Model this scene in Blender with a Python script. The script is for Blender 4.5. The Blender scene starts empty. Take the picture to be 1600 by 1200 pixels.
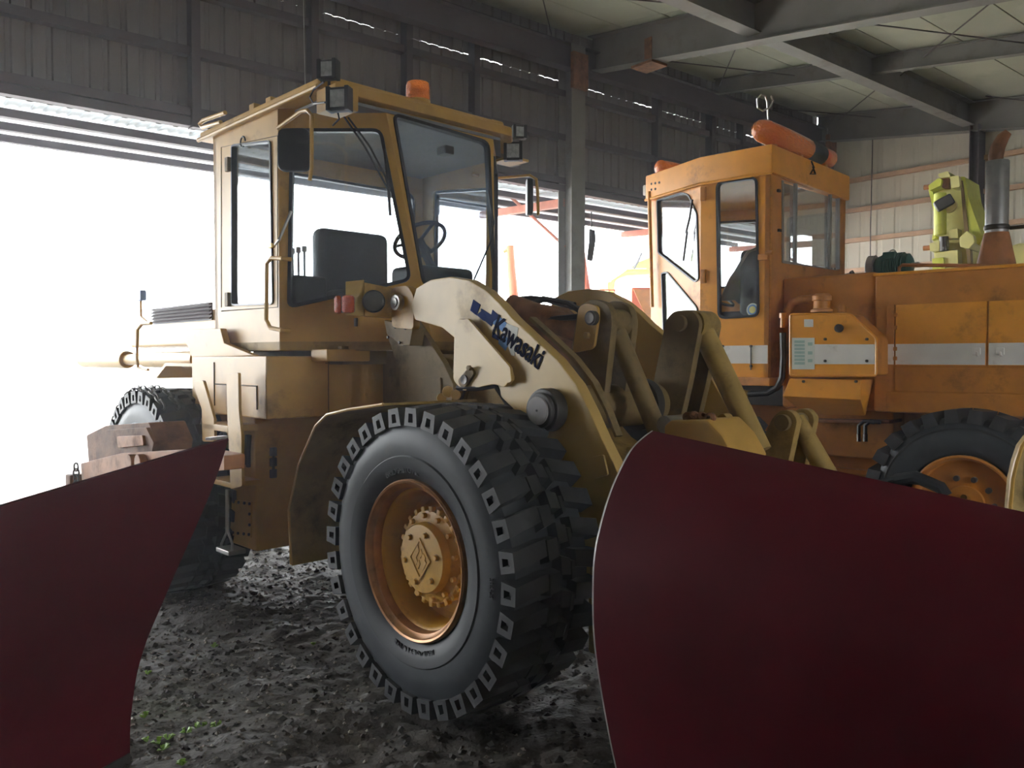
import bpy, bmesh, math, random
import numpy as np
from mathutils import Vector, Matrix

random.seed(7); rng = np.random.default_rng(11)
SC = bpy.context.scene
COL = SC.collection

# ---------------------------------------------------------------- camera, sky, exposure
FPX, CX, CY, HC = 1294.0, 800.0, 600.0, 1.72
TH = math.atan(40 / FPX)                       # slight downward pitch, horizon at row 560
cam = bpy.data.cameras.new('camera'); camo = bpy.data.objects.new('camera', cam); COL.objects.link(camo)
cam.sensor_width = 36; cam.lens = FPX / 1600 * 36; cam.clip_end = 500; cam.clip_start = .05
camo.location = (0, 0, HC); camo.rotation_euler = (math.pi / 2 - TH, 0, 0)
SC.camera = camo
world = bpy.data.worlds.new('overcast_sky'); SC.world = world; world.use_nodes = True
bg = world.node_tree.nodes['Background']
bg.inputs[0].default_value = (.93, .97, 1, 1); bg.inputs[1].default_value = 15.0
SC.view_settings.view_transform = 'Standard'; SC.view_settings.look = 'None'
SC.view_settings.gamma = 1; SC.view_settings.use_curve_mapping = False
SC.view_settings.exposure = 0.0
SC.cycles.max_bounces = 7; SC.cycles.diffuse_bounces = 4; SC.cycles.glossy_bounces = 3; SC.cycles.transmission_bounces = 5; SC.cycles.transparent_max_bounces = 12
SC.cycles.use_denoising = True; SC.cycles.sample_clamp_indirect = 12

# ---------------------------------------------------------------- frames: local axes of machines and building
def ray(px, py):
    x = (px - CX) / FPX; y = -(py - CY) / FPX
    return np.array([x, math.cos(TH) + y * math.sin(TH), -math.sin(TH) + y * math.cos(TH)])
class Fr:
    """A plan frame: u along a heading (degrees clockwise from world +Y), v to its left, z up."""
    def __init__(s, O, a):
        s.O = np.array([O[0], O[1], 0.]); s.a = a; a = math.radians(a)
        s.U = np.array([math.sin(a), math.cos(a), 0]); s.V = np.array([-s.U[1], s.U[0], 0])
    def hit(s, px, py, p0, n):
        d = ray(px, py); o = np.array([0, 0, HC]) - s.O
        dl = np.array([d @ s.U, d @ s.V, d[2]]); ol = np.array([o @ s.U, o @ s.V, o[2]])
        p0 = np.array(p0, float); n = np.array(n, float)
        return ol + ((p0 - ol) @ n) / (dl @ n) * dl
    def v(s, px, py, v): return s.hit(px, py, (0, v, 0), (0, 1, 0))
    def u(s, px, py, u): return s.hit(px, py, (u, 0, 0), (1, 0, 0))
    def z(s, px, py, z): return s.hit(px, py, (0, 0, z), (0, 0, 1))
    def empty(s, name):
        o = bpy.data.objects.new(name, None); COL.objects.link(o); o.empty_display_size = .2
        o.location = s.O; o.rotation_euler = (0, 0, math.pi / 2 - math.radians(s.a)); return o
K = Fr((-.499, 3.96), 180 - 43.8)              # yellow loader: v=0 is the near tyre face, v grows away
G = Fr((3.18, 5.86), -47)                      # orange machine: v=0 near tyre face, v falls away
B = Fr((1.085, 14.77), 50.5)                   # building: u along the open wall, v<0 inside
W = Fr((0, 0), 90)                             # world: u = x, v = y

# ---------------------------------------------------------------- materials
MATS = {}
def mat(name, col, rough=.5, metal=0., var=.12, scale=6., dirt=0., dirtcol=(.05, .035, .02), dscale=3., bump=0., bscale=60., spec=.5, coat=0., emit=0., band=None):
    m = bpy.data.materials.new(name); m.use_nodes = True; nt = m.node_tree; N = nt.nodes; L = nt.links
    p = N['Principled BSDF']; p.inputs['Roughness'].default_value = rough; p.inputs['Metallic'].default_value = metal
    p.inputs['Specular IOR Level'].default_value = spec; p.inputs['Coat Weight'].default_value = coat
    tc = N.new('ShaderNodeTexCoord')
    n1 = N.new('ShaderNodeTexNoise'); n1.inputs['Scale'].default_value = scale; n1.inputs['Detail'].default_value = 6
    L.new(tc.outputs['Object'], n1.inputs['Vector'])
    r = N.new('ShaderNodeValToRGB'); L.new(n1.outputs[0], r.inputs[0])
    r.color_ramp.elements[0].position = .3; r.color_ramp.elements[1].position = .7
    c = np.array(col)
    r.color_ramp.elements[0].color = (*np.clip(c * (1 - var), 0, 1), 1); r.color_ramp.elements[1].color = (*np.clip(c * (1 + var), 0, 1), 1)
    out = r.outputs[0]
    if dirt > 0:
        n2 = N.new('ShaderNodeTexNoise'); n2.inputs['Scale'].default_value = dscale; n2.inputs['Detail'].default_value = 9; n2.inputs['Roughness'].default_value = .68
        L.new(tc.outputs['Object'], n2.inputs['Vector'])
        mr = N.new('ShaderNodeMapRange'); mr.inputs[1].default_value = .62 - .2 * dirt; mr.inputs[2].default_value = .8 - .1 * dirt; mr.inputs[4].default_value = .85
        L.new(n2.outputs[0], mr.inputs[0])
        mx = N.new('ShaderNodeMix'); mx.data_type = 'RGBA'; L.new(mr.outputs[0], mx.inputs[0]); L.new(out, mx.inputs[6]); mx.inputs[7].default_value = (*dirtcol, 1)
        out = mx.outputs[2]
        m2 = N.new('ShaderNodeMapRange'); m2.inputs[3].default_value = rough; m2.inputs[4].default_value = min(1, rough + .35); L.new(mr.outputs[0], m2.inputs[0]); L.new(m2.outputs[0], p.inputs['Roughness'])
    L.new(out, p.inputs['Base Color'])
    if bump > 0:
        n3 = N.new('ShaderNodeTexNoise'); n3.inputs['Scale'].default_value = bscale; n3.inputs['Detail'].default_value = 5; L.new(tc.outputs['Object'], n3.inputs['Vector'])
        b = N.new('ShaderNodeBump'); b.inputs['Strength'].default_value = bump; b.inputs['Distance'].default_value = .01; L.new(n3.outputs[0], b.inputs['Height']); L.new(b.outputs[0], p.inputs['Normal'])
    if emit: p.inputs['Emission Color'].default_value = (*col, 1); p.inputs['Emission Strength'].default_value = emit
    MATS[name] = m; return m
def glassmat(name, tint, haze, gloss=.06, hazecol=(.75, .82, .9)):
    m = bpy.data.materials.new(name); m.use_nodes = True; nt = m.node_tree; N = nt.nodes; L = nt.links
    for n in list(N):
        if n.type != 'OUTPUT_MATERIAL': N.remove(n)
    o = [n for n in N if n.type == 'OUTPUT_MATERIAL'][0]
    t = N.new('ShaderNodeBsdfTransparent'); t.inputs[0].default_value = (*tint, 1)
    g = N.new('ShaderNodeBsdfGlossy'); g.inputs['Roughness'].default_value = .03
    f = N.new('ShaderNodeLayerWeight'); f.inputs[0].default_value = .25
    mr = N.new('ShaderNodeMapRange'); mr.inputs[3].default_value = gloss; mr.inputs[4].default_value = .7; L.new(f.outputs[0], mr.inputs[0])
    mx = N.new('ShaderNodeMixShader'); L.new(mr.outputs[0], mx.inputs[0]); L.new(t.outputs[0], mx.inputs[1]); L.new(g.outputs[0], mx.inputs[2])
    tr = N.new('ShaderNodeBsdfTranslucent'); tr.inputs[0].default_value = (*hazecol, 1)
    df = N.new('ShaderNodeBsdfDiffuse'); df.inputs[0].default_value = (*hazecol, 1)
    md = N.new('ShaderNodeMixShader'); md.inputs[0].default_value = .5; L.new(tr.outputs[0], md.inputs[1]); L.new(df.outputs[0], md.inputs[2])
    n2 = N.new('ShaderNodeTexNoise'); n2.inputs['Scale'].default_value = 3; n2.inputs['Detail'].default_value = 6
    tc = N.new('ShaderNodeTexCoord'); L.new(tc.outputs['Object'], n2.inputs['Vector'])
    m2 = N.new('ShaderNodeMapRange'); m2.inputs[1].default_value = .3; m2.inputs[2].default_value = .75; m2.inputs[3].default_value = haze * .4; m2.inputs[4].default_value = haze * 1.6; L.new(n2.outputs[0], m2.inputs[0])
    mm = N.new('ShaderNodeMixShader'); L.new(m2.outputs[0], mm.inputs[0]); L.new(mx.outputs[0], mm.inputs[1]); L.new(md.outputs[0], mm.inputs[2])
    L.new(mm.outputs[0], o.inputs[0]); MATS[name] = m; return m
mat('yellow', (.54, .315, .072), .42, var=.10, dirt=.22, dirtcol=(.10, .062, .025), dscale=2.2, bump=.05, bscale=25)
mat('yellow_boom', (.54, .36, .115), .36, var=.08, dirt=.18, dirtcol=(.13, .08, .035), dscale=1.7, bump=.05, bscale=25)
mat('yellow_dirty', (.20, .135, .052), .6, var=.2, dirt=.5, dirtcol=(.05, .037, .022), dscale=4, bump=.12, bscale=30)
mat('yellow_grime', (.36, .235, .066), .6, var=.2, dirt=.6, dirtcol=(.045, .03, .018), dscale=3.5, bump=.15, bscale=30)
mat('wheel_yellow', (.62, .35, .055), .42, var=.12, dirt=.25, dirtcol=(.2, .1, .03), dscale=6, bump=.05, bscale=40)
mat('rim_copper', (.42, .20, .075), .33, metal=.35, var=.25, scale=12, dirt=.35, dirtcol=(.12, .05, .025), dscale=9)
mat('rubber', (.030, .031, .034), .55, var=.25, scale=9, dirt=.3, dirtcol=(.075, .07, .065), dscale=5, bump=.1, bscale=40)
mat('rubber_side', (.043, .048, .055), .52, var=.2, scale=5, dirt=.25, dirtcol=(.10, .095, .09), dscale=4, bump=.05, bscale=30, spec=.35)
mat('rubber_dark', (.014, .017, .022), .55, var=.2, scale=5)
mat('black', (.018, .018, .02), .45, var=.15)
mat('gasket', (.02, .022, .026), .38, var=.1)
mat('seat', (.03, .033, .04), .6, var=.15, bump=.1, bscale=80)
mat('steel', (.42, .41, .39), .32, metal=.85, var=.15, dirt=.25, dirtcol=(.12, .09, .06), dscale=8)
mat('dark_steel', (.09, .085, .08), .45, metal=.6, var=.25, dirt=.3, dirtcol=(.04, .03, .02), dscale=8)
mat('grease', (.03, .027, .024), .5, var=.3)
mat('chrome', (.7, .7, .7), .12, metal=1, var=.03)
mat('orange', (.78, .335, .042), .36, var=.08, dirt=.2, dirtcol=(.20, .075, .02), dscale=2.6, bump=.04, bscale=25)
mat('orange_dirty', (.52, .205, .034), .5, var=.15, dirt=.34, dirtcol=(.06, .03, .015), dscale=3.2, bump=.1, bscale=25)
mat('orange_pale', (.75, .35, .14), .5, var=.08)
mat('white_paint', (.74, .73, .70), .42, var=.06, dirt=.15, dirtcol=(.35, .3, .25), dscale=4)
mat('plow_red', (.078, .0035, .010), .6, var=.16, scale=2.2, dirt=.12, dirtcol=(.05, .006, .012), dscale=1.4, bump=.04, bscale=40, spec=.13)
mat('bare_edge', (.62, .60, .58), .35, metal=.6, var=.1)
mat('lime', (.58, .62, .085), .42, var=.08, dirt=.25, dirtcol=(.28, .26, .09), dscale=4)
mat('lime_pale', (.66, .62, .24), .45, var=.08, dirt=.25, dirtcol=(.35, .3, .12), dscale=4)
mat('green_motor', (.045, .13, .105), .4, var=.2, dirt=.2, dscale=5)
mat('rust', (.20, .085, .035), .7, var=.35, scale=9, dirt=.5, dirtcol=(.06, .03, .02), dscale=6, bump=.2, bscale=40)
mat('rust_orange', (.42, .17, .06), .6, var=.2, scale=8, dirt=.45, dirtcol=(.10, .05, .03), dscale=5, bump=.1)
mat('galvanized', (.36, .36, .36), .42, metal=.7, var=.15, scale=10, dirt=.2, dirtcol=(.2, .15, .1), dscale=5)
mat('siding', (.145, .125, .12), .6, var=.10, scale=1.5, dirt=.2, dirtcol=(.09, .075, .07), dscale=1)
mat('frame_dark', (.075, .055, .062), .6, var=.15, scale=2)
mat('beam', (.17, .16, .145), .6, var=.15, scale=2, dirt=.3, dirtcol=(.10, .07, .05), dscale=1.5)
mat('roof_panel', (.37, .375, .29), .7, var=.10, scale=.8, dirt=.2, dirtcol=(.28, .28, .21), dscale=.7)
mat('cream_wall', (.52, .48, .385), .65, var=.08, scale=1, dirt=.15, dirtcol=(.4, .33, .25), dscale=1)
mat('girt_tan', (.44, .27, .16), .6, var=.1)
mat('red_oxide', (.42, .14, .085), .6, var=.15)
mat('canopy', (.70, .72, .68), .5, var=.06, scale=1)
mat('canopy_sheet', (.70, .76, .82), .45, var=.05, scale=1)
mat('yard', (.42, .41, .38), .8, var=.1, scale=.6)
mat('outer_wall', (.3, .28, .25), .7, var=.1, scale=1)
mat('decal_blue', (.012, .030, .13), .75, var=.05, spec=.15)
mat('decal_light', (.16, .30, .58), .7, var=.05, spec=.2)
mat('decal_white', (.66, .66, .62), .7, var=.05, spec=.2)
mat('decal_black', (.008, .011, .028), .85, var=.05, spec=.06)
mat('teal_print', (.33, .47, .43), .5, var=.08)
mat('label_pale', (.62, .66, .60), .45, var=.05)
mat('lamp_glass', (.42, .43, .43), .12, var=.25, scale=40, bump=.3, bscale=60)
mat('lamp_dark', (.10, .10, .10), .08, var=.2)
mat('cloth', (.50, .52, .50), .8, var=.15, bump=.3, bscale=12)
mat('foliage', (.20, .36, .05), .5, var=.3, scale=20)
mat('blue_plastic', (.10, .2, .55), .4)
mat('brass', (.5, .33, .12), .35, metal=.7, var=.15)
mat('white_bright', (.8, .8, .78), .5, var=.03)
glassmat('glass', (.92, .94, .95), .03)
glassmat('glass_windshield', (.90, .93, .96), .05, hazecol=(.55, .68, .88))
glassmat('glass_orange', (.84, .87, .87), .02, gloss=.07)
glassmat('mirror_glass', (.05, .06, .08), .02, gloss=.5)
def amber(name, col):
    m = bpy.data.materials.new(name); m.use_nodes = True; p = m.node_tree.nodes['Principled BSDF']
    p.inputs['Base Color'].default_value = (*col, 1); p.inputs['Roughness'].default_value = .12; p.inputs['Transmission Weight'].default_value = .4
    p.inputs['Coat Weight'].default_value = .4
    n = m.node_tree.nodes.new('ShaderNodeTexNoise'); n.inputs['Scale'].default_value = 14; b = m.node_tree.nodes.new('ShaderNodeBump'); b.inputs['Strength'].default_value = .5; b.inputs['Distance'].default_value = .03
    m.node_tree.links.new(n.outputs[0], b.inputs['Height']); m.node_tree.links.new(b.outputs[0], p.inputs['Normal']); MATS[name] = m
amber('amber', (1, .25, .012)); amber('amber_red', (.9, .11, .012))

# ---------------------------------------------------------------- mesh helpers
def basis(d):
    d = Vector(d).normalized(); a = Vector((0, 0, 1)) if abs(d.z) < .9 else Vector((1, 0, 0))
    x = d.cross(a).normalized(); return x, d.cross(x).normalized(), d
class MB:
    def __init__(s): s.V = []; s.F = []
    def add(s, vs, fs):
        k = len(s.V); s.V += [tuple(float(c) for c in v) for v in vs]; s.F += [tuple(i + k for i in f) for f in fs]; return s
    def box(s, c, d, R=None):
        hx, hy, hz = d[0] / 2, d[1] / 2, d[2] / 2; c = Vector([float(k) for k in c])
        vs = [Vector((x, y, z)) for x in (-hx, hx) for y in (-hy, hy) for z in (-hz, hz)]
        if R is not None: vs = [R @ v for v in vs]
        return s.add([v + c for v in vs], [(0, 1, 3, 2), (4, 6, 7, 5), (0, 4, 5, 1), (2, 3, 7, 6), (0, 2, 6, 4), (1, 5, 7, 3)])
    def bx(s, x0, x1, y0, y1, z0, z1): return s.box(((x0 + x1) / 2, (y0 + y1) / 2, (z0 + z1) / 2), (abs(x1 - x0), abs(y1 - y0), abs(z1 - z0)))
    def prism(s, pts, e):
        pts = [Vector([float(c) for c in p]) for p in pts]; e = Vector([float(c) for c in e]); n = len(pts)
        return s.add(pts + [p + e for p in pts], [tuple(range(n))[::-1], tuple(range(n, 2 * n))] + [(i, (i + 1) % n, n + (i + 1) % n, n + i) for i in range(n)])
    def cyl(s, a, b, r, n=16, r2=None, caps=True):
        a = Vector([float(c) for c in a]); b = Vector([float(c) for c in b]); r2 = r if r2 is None else r2; x, y, d = basis(b - a); vs = []
        for P, q in ((a, float(r)), (b, float(r2))): vs += [P + q * (math.cos(t) * x + math.sin(t) * y) for t in (2 * math.pi * i / n for i in range(n))]
        fs = [(i, n + i, n + (i + 1) % n, (i + 1) % n) for i in range(n)]
        if caps: fs += [tuple(range(n)), tuple(range(n, 2 * n))[::-1]]
        return s.add(vs, fs)
    def tube(s, path, r, n=8, closed=False):
        P = [Vector([float(c) for c in p]) for p in path]; m = len(P); vs = []; x = None
        for i in range(m):
            if closed: t = P[(i + 1) % m] - P[i - 1]
            else: t = P[min(i + 1, m - 1)] - P[max(i - 1, 0)]
            t.normalize()
            if x is None: x, y, _ = basis(t)
            else: x = (x - t * x.dot(t)).normalized(); y = t.cross(x)
            rr = float(r[i] if isinstance(r, (list, tuple)) else r)
            vs += [P[i] + rr * (math.cos(a) * x + math.sin(a) * y) for a in (2 * math.pi * k / n for k in range(n))]
        fs = [(i * n + k, i * n + (k + 1) % n, ((i + 1) % m) * n + (k + 1) % n, ((i + 1) % m) * n + k) for i in range(m if closed else m - 1) for k in range(n)]
        if not closed: fs += [tuple(range(n))[::-1], tuple(range((m - 1) * n, m * n))]
        return s.add(vs, fs)
    def lathe(s, prof, n=48, O=(0, 0, 0), ax='y'):
        vs = []
        for i in range(n):
            a = 2 * math.pi * i / n
            for r, h in prof:
                c, q = r * math.cos(a), r * math.sin(a)
                vs.append(Vector([float(k) for k in O]) + Vector((c, h, q) if ax == 'y' else (c, q, h) if ax == 'z' else (h, c, q)))
        m = len(prof)
        return s.add(vs, [(i * m + j, i * m + j + 1, ((i + 1) % n) * m + j + 1, ((i + 1) % n) * m + j) for i in range(n) for j in range(m - 1)])
    def mesh(s, name, bevel=0., smooth=35, seg=2):
        me = bpy.data.meshes.new(name); me.from_pydata(s.V, [], s.F)
        bm = bmesh.new(); bm.from_mesh(me); bmesh.ops.remove_doubles(bm, verts=bm.verts, dist=1e-5); bmesh.ops.recalc_face_normals(bm, faces=bm.faces)
        finish(bm, me, bevel, smooth, seg); return me
    def build(s, name, m, parent=None, bevel=0., smooth=35, loc=None, rot=None, seg=2):
        o = obj(name, s.mesh(name, bevel, smooth, seg), m, parent, loc, rot)
        if bevel > 0 and smooth: w = o.modifiers.new('weighted', 'WEIGHTED_NORMAL'); w.keep_sharp = True
        return o
def finish(bm, me, bevel=0., smooth=35, seg=2):
    if bevel > 0:
        ed = [e for e in bm.edges if len(e.link_faces) == 2 and e.calc_face_angle(0) > .5]
        bmesh.ops.bevel(bm, geom=ed, offset=bevel, segments=seg, affect='EDGES', profile=.5, clamp_overlap=True)
    if smooth:
        for f in bm.faces: f.smooth = True
        for e in bm.edges: e.smooth = len(e.link_faces) == 2 and e.calc_face_angle(0) < math.radians(smooth)
    bm.to_mesh(me); bm.free()
def obj(name, me, m, parent=None, loc=None, rot=None):
    o = bpy.data.objects.new(name, me); COL.objects.link(o)
    if m is not None and not me.materials: me.materials.append(MATS[m] if isinstance(m, str) else m)
    if parent is not None: o.parent = parent
    if loc is not None: o.location = [float(c) for c in loc]
    if rot is not None: o.rotation_euler = rot
    return o
def inst(name, me, parent, M=None, loc=None, rot=None):
    o = bpy.data.objects.new(name, me); COL.objects.link(o); o.parent = parent
    if M is not None: o.matrix_local = M
    if loc is not None: o.location = [float(c) for c in loc]
    if rot is not None: o.rotation_euler = rot
    return o
def tag(o, label, cat, group=None):
    o['label'] = label; o['category'] = cat
    if group: o['group'] = group
    return o
def struct(o): o['kind'] = 'structure'; return o
def copy_tree(o, parent=None):
    c = o.copy(); COL.objects.link(c); c.parent = parent
    for ch in list(o.children): copy_tree(ch, c)
    return c
def rnd(pts, r, n=4):
    """round the corners of a 2-D polygon"""
    out = []; m = len(pts); P = [np.array(p, float) for p in pts]
    for i in range(m):
        p = P[i]; a = P[i - 1] - p; b = P[(i + 1) % m] - p; la = np.linalg.norm(a); lb = np.linalg.norm(b)
        rr = min(r, la * .45, lb * .45); s = p + a / la * rr; e = p + b / lb * rr
        for k in range(n + 1):
            t = k / n; out.append((1 - t) ** 2 * s + 2 * t * (1 - t) * p + t * t * e)
    return out
def offset(pts, d):
    """shrink a closed planar 3-D polygon by d"""
    P = np.array(pts, float); c = P.mean(0); nrm = np.zeros(3)
    for i in range(len(P)): nrm += np.cross(P[i] - c, P[(i + 1) % len(P)] - c)
    nrm /= np.linalg.norm(nrm); out = []
    for i in range(len(P)):
        t = P[(i + 1) % len(P)] - P[i - 1]; t /= np.linalg.norm(t); out.append(P[i] + d * np.cross(nrm, t))
    return out
def plate_mesh(name, outer, holes, e, bevel=0., smooth=35):
    """flat plate with holes: outer and holes are 3-D loops in one plane, e the extrusion vector"""
    bm = bmesh.new(); ed = []
    for loop in [outer] + list(holes):
        vs = [bm.verts.new([float(c) for c in p]) for p in loop]
        ed += [bm.edges.new((vs[i], vs[(i + 1) % len(vs)])) for i in range(len(vs))]
    bmesh.ops.triangle_fill(bm, use_beauty=True, use_dissolve=False, edges=ed)
    if holes:                                        # drop triangles that filled a hole
        e1 = Vector([float(c) for c in e]).normalized(); x, y, _ = basis(e1)
        def inside(p, loop):
            q = [(Vector([float(c) for c in t]).dot(x), Vector([float(c) for c in t]).dot(y)) for t in loop]; a, b = p.dot(x), p.dot(y); r = False
            for i in range(len(q)):
                (x1, y1), (x2, y2) = q[i], q[i - 1]
                if (y1 > b) != (y2 > b) and a < (x2 - x1) * (b - y1) / (y2 - y1) + x1: r = not r
            return r
        bad = [f for f in bm.faces if any(inside(f.calc_center_median(), h) for h in holes)]
        bmesh.ops.delete(bm, geom=bad, context='FACES_ONLY')
    r = bmesh.ops.extrude_face_region(bm, geom=bm.faces[:])
    bmesh.ops.translate(bm, vec=[float(c) for c in e], verts=[g for g in r['geom'] if isinstance(g, bmesh.types.BMVert)])
    bmesh.ops.dissolve_limit(bm, angle_limit=.01, verts=bm.verts[:], edges=bm.edges[:]) if not holes else None
    bmesh.ops.recalc_face_normals(bm, faces=bm.faces)
    me = bpy.data.meshes.new(name); finish(bm, me, bevel, smooth); return me
def plate(name, outer, holes, e, m, parent, bevel=0., smooth=35): return obj(name, plate_mesh(name, outer, holes, e, bevel, smooth), m, parent)
def on_v(fr, pts, v): return [fr.v(x, y, v) for x, y in pts]
def on_u(fr, pts, u): return [fr.u(x, y, u) for x, y in pts]
def window(fr_pts, nrm, parent, glass='glass', gasket='gasket', gw=.025, proud=.012, depth=.03):
    """gasket ring and pane in a hole; nrm points outward"""
    n = np.array(nrm, float); n /= np.linalg.norm(n); P = [np.array(p) for p in fr_pts]; inn = offset(P, gw)
    c = P and np.mean(P, 0)
    if np.linalg.norm(np.array(inn[0]) - c) > np.linalg.norm(P[0] - c): inn = offset(P, -gw)
    g = plate('window_gasket', [p + n * proud for p in P], [[p + n * proud for p in inn]], -n * (depth + proud), gasket, parent)
    plate('window_pane', [p - n * .01 for p in inn], [], -n * .005, glass, parent, smooth=0)
    return g
def bolt_mesh(r=.012, h=.012, n=6, name='bolt'):
    return MB().cyl((0, 0, 0), (0, -h, 0), r, n).mesh(name, bevel=r * .15, seg=1)
def text_obj(name, body, size, m, parent, origin, xdir, ydir, thick=.002, xscale=1., bold=0.):
    cu = bpy.data.curves.new(name, 'FONT'); cu.body = body; cu.size = size; cu.extrude = thick; cu.offset = bold; cu.resolution_u = 3
    t = bpy.data.objects.new(name, cu); COL.objects.link(t); dg = bpy.context.evaluated_depsgraph_get()
    me = bpy.data.meshes.new_from_object(t.evaluated_get(dg)); bpy.data.objects.remove(t)
    X = Vector([float(c) for c in xdir]).normalized(); Y = Vector([float(c) for c in ydir]); Y = (Y - X * Y.dot(X)).normalized(); Z = X.cross(Y); o = Vector([float(c) for c in origin])
    for v in me.vertices: v.co = o + X * v.co.x * xscale + Y * v.co.y + Z * v.co.z
    me.name = name; me.materials.clear(); return obj(name, me, m, parent)
mat('cap_grey', (.26, .24, .24), .6, var=.15, scale=20)
mat('headliner_grey', (.22, .23, .24), .8, var=.08)
mat('orange_deep', (.50, .085, .012), .5, var=.06)
mat('lime_deep', (.36, .42, .02), .5, var=.06)
mat('pale_cloth', (.68, .70, .68), .8, var=.12, bump=.3, bscale=12)

# ================================================================ THE BUILDING
bld = struct(B.empty('wall_left'))
ROOF = lambda v: 7.42 + .136 * v
# --- ground
NTAB = {}
def vnoise(x, y, cell, seed):
    if seed not in NTAB: NTAB[seed] = np.random.default_rng(seed).random((258, 258))
    T = NTAB[seed]; gx = (x / cell) % 256; gy = (y / cell) % 256
    i = gx.astype(int); j = gy.astype(int); fx = gx - i; fy = gy - j; fx = fx * fx * (3 - 2 * fx); fy = fy * fy * (3 - 2 * fy)
    return T[i, j] * (1 - fx) * (1 - fy) + T[i + 1, j] * fx * (1 - fy) + T[i, j + 1] * (1 - fx) * fy + T[i + 1, j + 1] * fx * fy
def gh(x, y):
    x = np.asarray(x, float) + 60; y = np.asarray(y, float) + 60
    h = .045 * (vnoise(x, y, 1.1, 1) - .5) + .035 * (vnoise(x, y, .37, 2) - .5)
    a = x * .62 + y * .78; b = x * .78 - y * .62                                   # tyre ruts across the yard
    h += .022 * (np.abs(vnoise(a, b * .25, .16, 3) - .5) * 2 - .5)
    h += .026 * (np.abs(vnoise(x, y, .11, 4) - .5) * 2 - .4) * vnoise(x, y, .9, 5) * 1.3
    h += .014 * (vnoise(x, y, .045, 6) - .5)
    return h - .012
xs = np.concatenate([np.linspace(-30, -4.4, 24), np.arange(-4.3, 3.6, .024), np.linspace(3.8, 32, 30)])
ys = np.concatenate([np.linspace(-18, 1.2, 14), np.arange(1.3, 8.4, .024), np.linspace(8.6, 30, 30)])
Xg, Yg = np.meshgrid(xs, ys); Zg = gh(Xg, Yg)
nx = len(xs); ny = len(ys); idx = np.arange(nx * ny).reshape(ny, nx)
fq = np.stack([idx[:-1, :-1], idx[:-1, 1:], idx[1:, 1:], idx[1:, :-1]], -1).reshape(-1, 4)
me = bpy.data.meshes.new('floor'); me.from_pydata(np.stack([Xg, Yg, Zg], -1).reshape(-1, 3).tolist(), [], fq.tolist())
me.polygons.foreach_set('use_smooth', np.ones(len(me.polygons), bool))
m = mat('dirt', (.056, .047, .037), .72, var=.35, scale=2.2, dirt=.5, dirtcol=(.092, .080, .064), dscale=9, bump=.9, bscale=45)
floor = struct(obj('floor', me, m))
nt = m.node_tree                                        # patches of moss, wet dark mud
tcn = [n for n in nt.nodes if n.type == 'TEX_COORD'][0]; pb = nt.nodes['Principled BSDF']
nz = nt.nodes.new('ShaderNodeTexNoise'); nz.inputs['Scale'].default_value = .9; nz.inputs['Detail'].default_value = 7; nt.links.new(tcn.outputs['Object'], nz.inputs['Vector'])
mr = nt.nodes.new('ShaderNodeMapRange'); mr.inputs[1].default_value = .56; mr.inputs[2].default_value = .72; mr.inputs[4].default_value = .55; nt.links.new(nz.outputs[0], mr.inputs[0])
mx = nt.nodes.new('ShaderNodeMix'); mx.data_type = 'RGBA'; src = pb.inputs['Base Color'].links[0].from_socket
nt.links.new(mr.outputs[0], mx.inputs[0]); nt.links.new(src, mx.inputs[6]); mx.inputs[7].default_value = (.075, .085, .03, 1); nt.links.new(mx.outputs[2], pb.inputs['Base Color'])
# --- pebbles and clods: nobody could count them
def rocks(name, n, x0, x1, y0, y1, s0, s1, m, seed, keep=None):
    r = np.random.default_rng(seed); V = []; F = []
    base = np.array([(1, 0, 0), (-1, 0, 0), (0, 1, 0), (0, -1, 0), (0, 0, 1), (0, 0, -1), (.7, .7, .55), (-.7, .6, .5)], float)
    fc = [(0, 2, 6), (2, 4, 6), (4, 0, 6), (2, 1, 7), (1, 4, 7), (4, 2, 7), (1, 3, 4), (3, 0, 4), (2, 0, 5), (1, 2, 5), (3, 1, 5), (0, 3, 5)]
    k = 0
    while k < n:
        x = r.uniform(x0, x1); y = r.uniform(y0, y1)
        if keep is not None and not keep(x, y, r): continue
        s = s0 + (s1 - s0) * r.random() ** 3; a = r.uniform(0, 6.28); c, q = math.cos(a), math.sin(a)
        P = base * (s * np.array([1, r.uniform(.6, 1), r.uniform(.45, .8)])) * r.uniform(.75, 1.2, (8, 1))
        P = np.stack([P[:, 0] * c - P[:, 1] * q + x, P[:, 0] * q + P[:, 1] * c + y, P[:, 2] + float(gh(x, y)) + s * .15], -1)
        o = len(V); V += P.tolist(); F += [(a_ + o, b_ + o, c_ + o) for a_, b_, c_ in fc]; k += 1
    me = bpy.data.meshes.new(name); me.from_pydata(V, [], F); ob = obj(name, me, m); ob['kind'] = 'stuff'; ob['label'] = name.replace('_', ' ') + ' scattered over the dirt floor'; ob['category'] = 'gravel'; return ob
mat('stone', (.19, .165, .135), .75, var=.45, scale=14); mat('clod', (.05, .044, .038), .85, var=.4, scale=12)
rocks('loose_grey_gravel', 9000, -3.3, 1.0, 1.9, 7.5, .005, .017, 'stone', 21, lambda x, y, r: r.random() < np.clip(1.05 - .42 * (x + 2.2) - .05 * y, .12, 1))
rocks('dark_dirt_clods', 6500, -3.4, 1.6, 1.9, 8.0, .006, .030, 'clod', 22)
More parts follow.
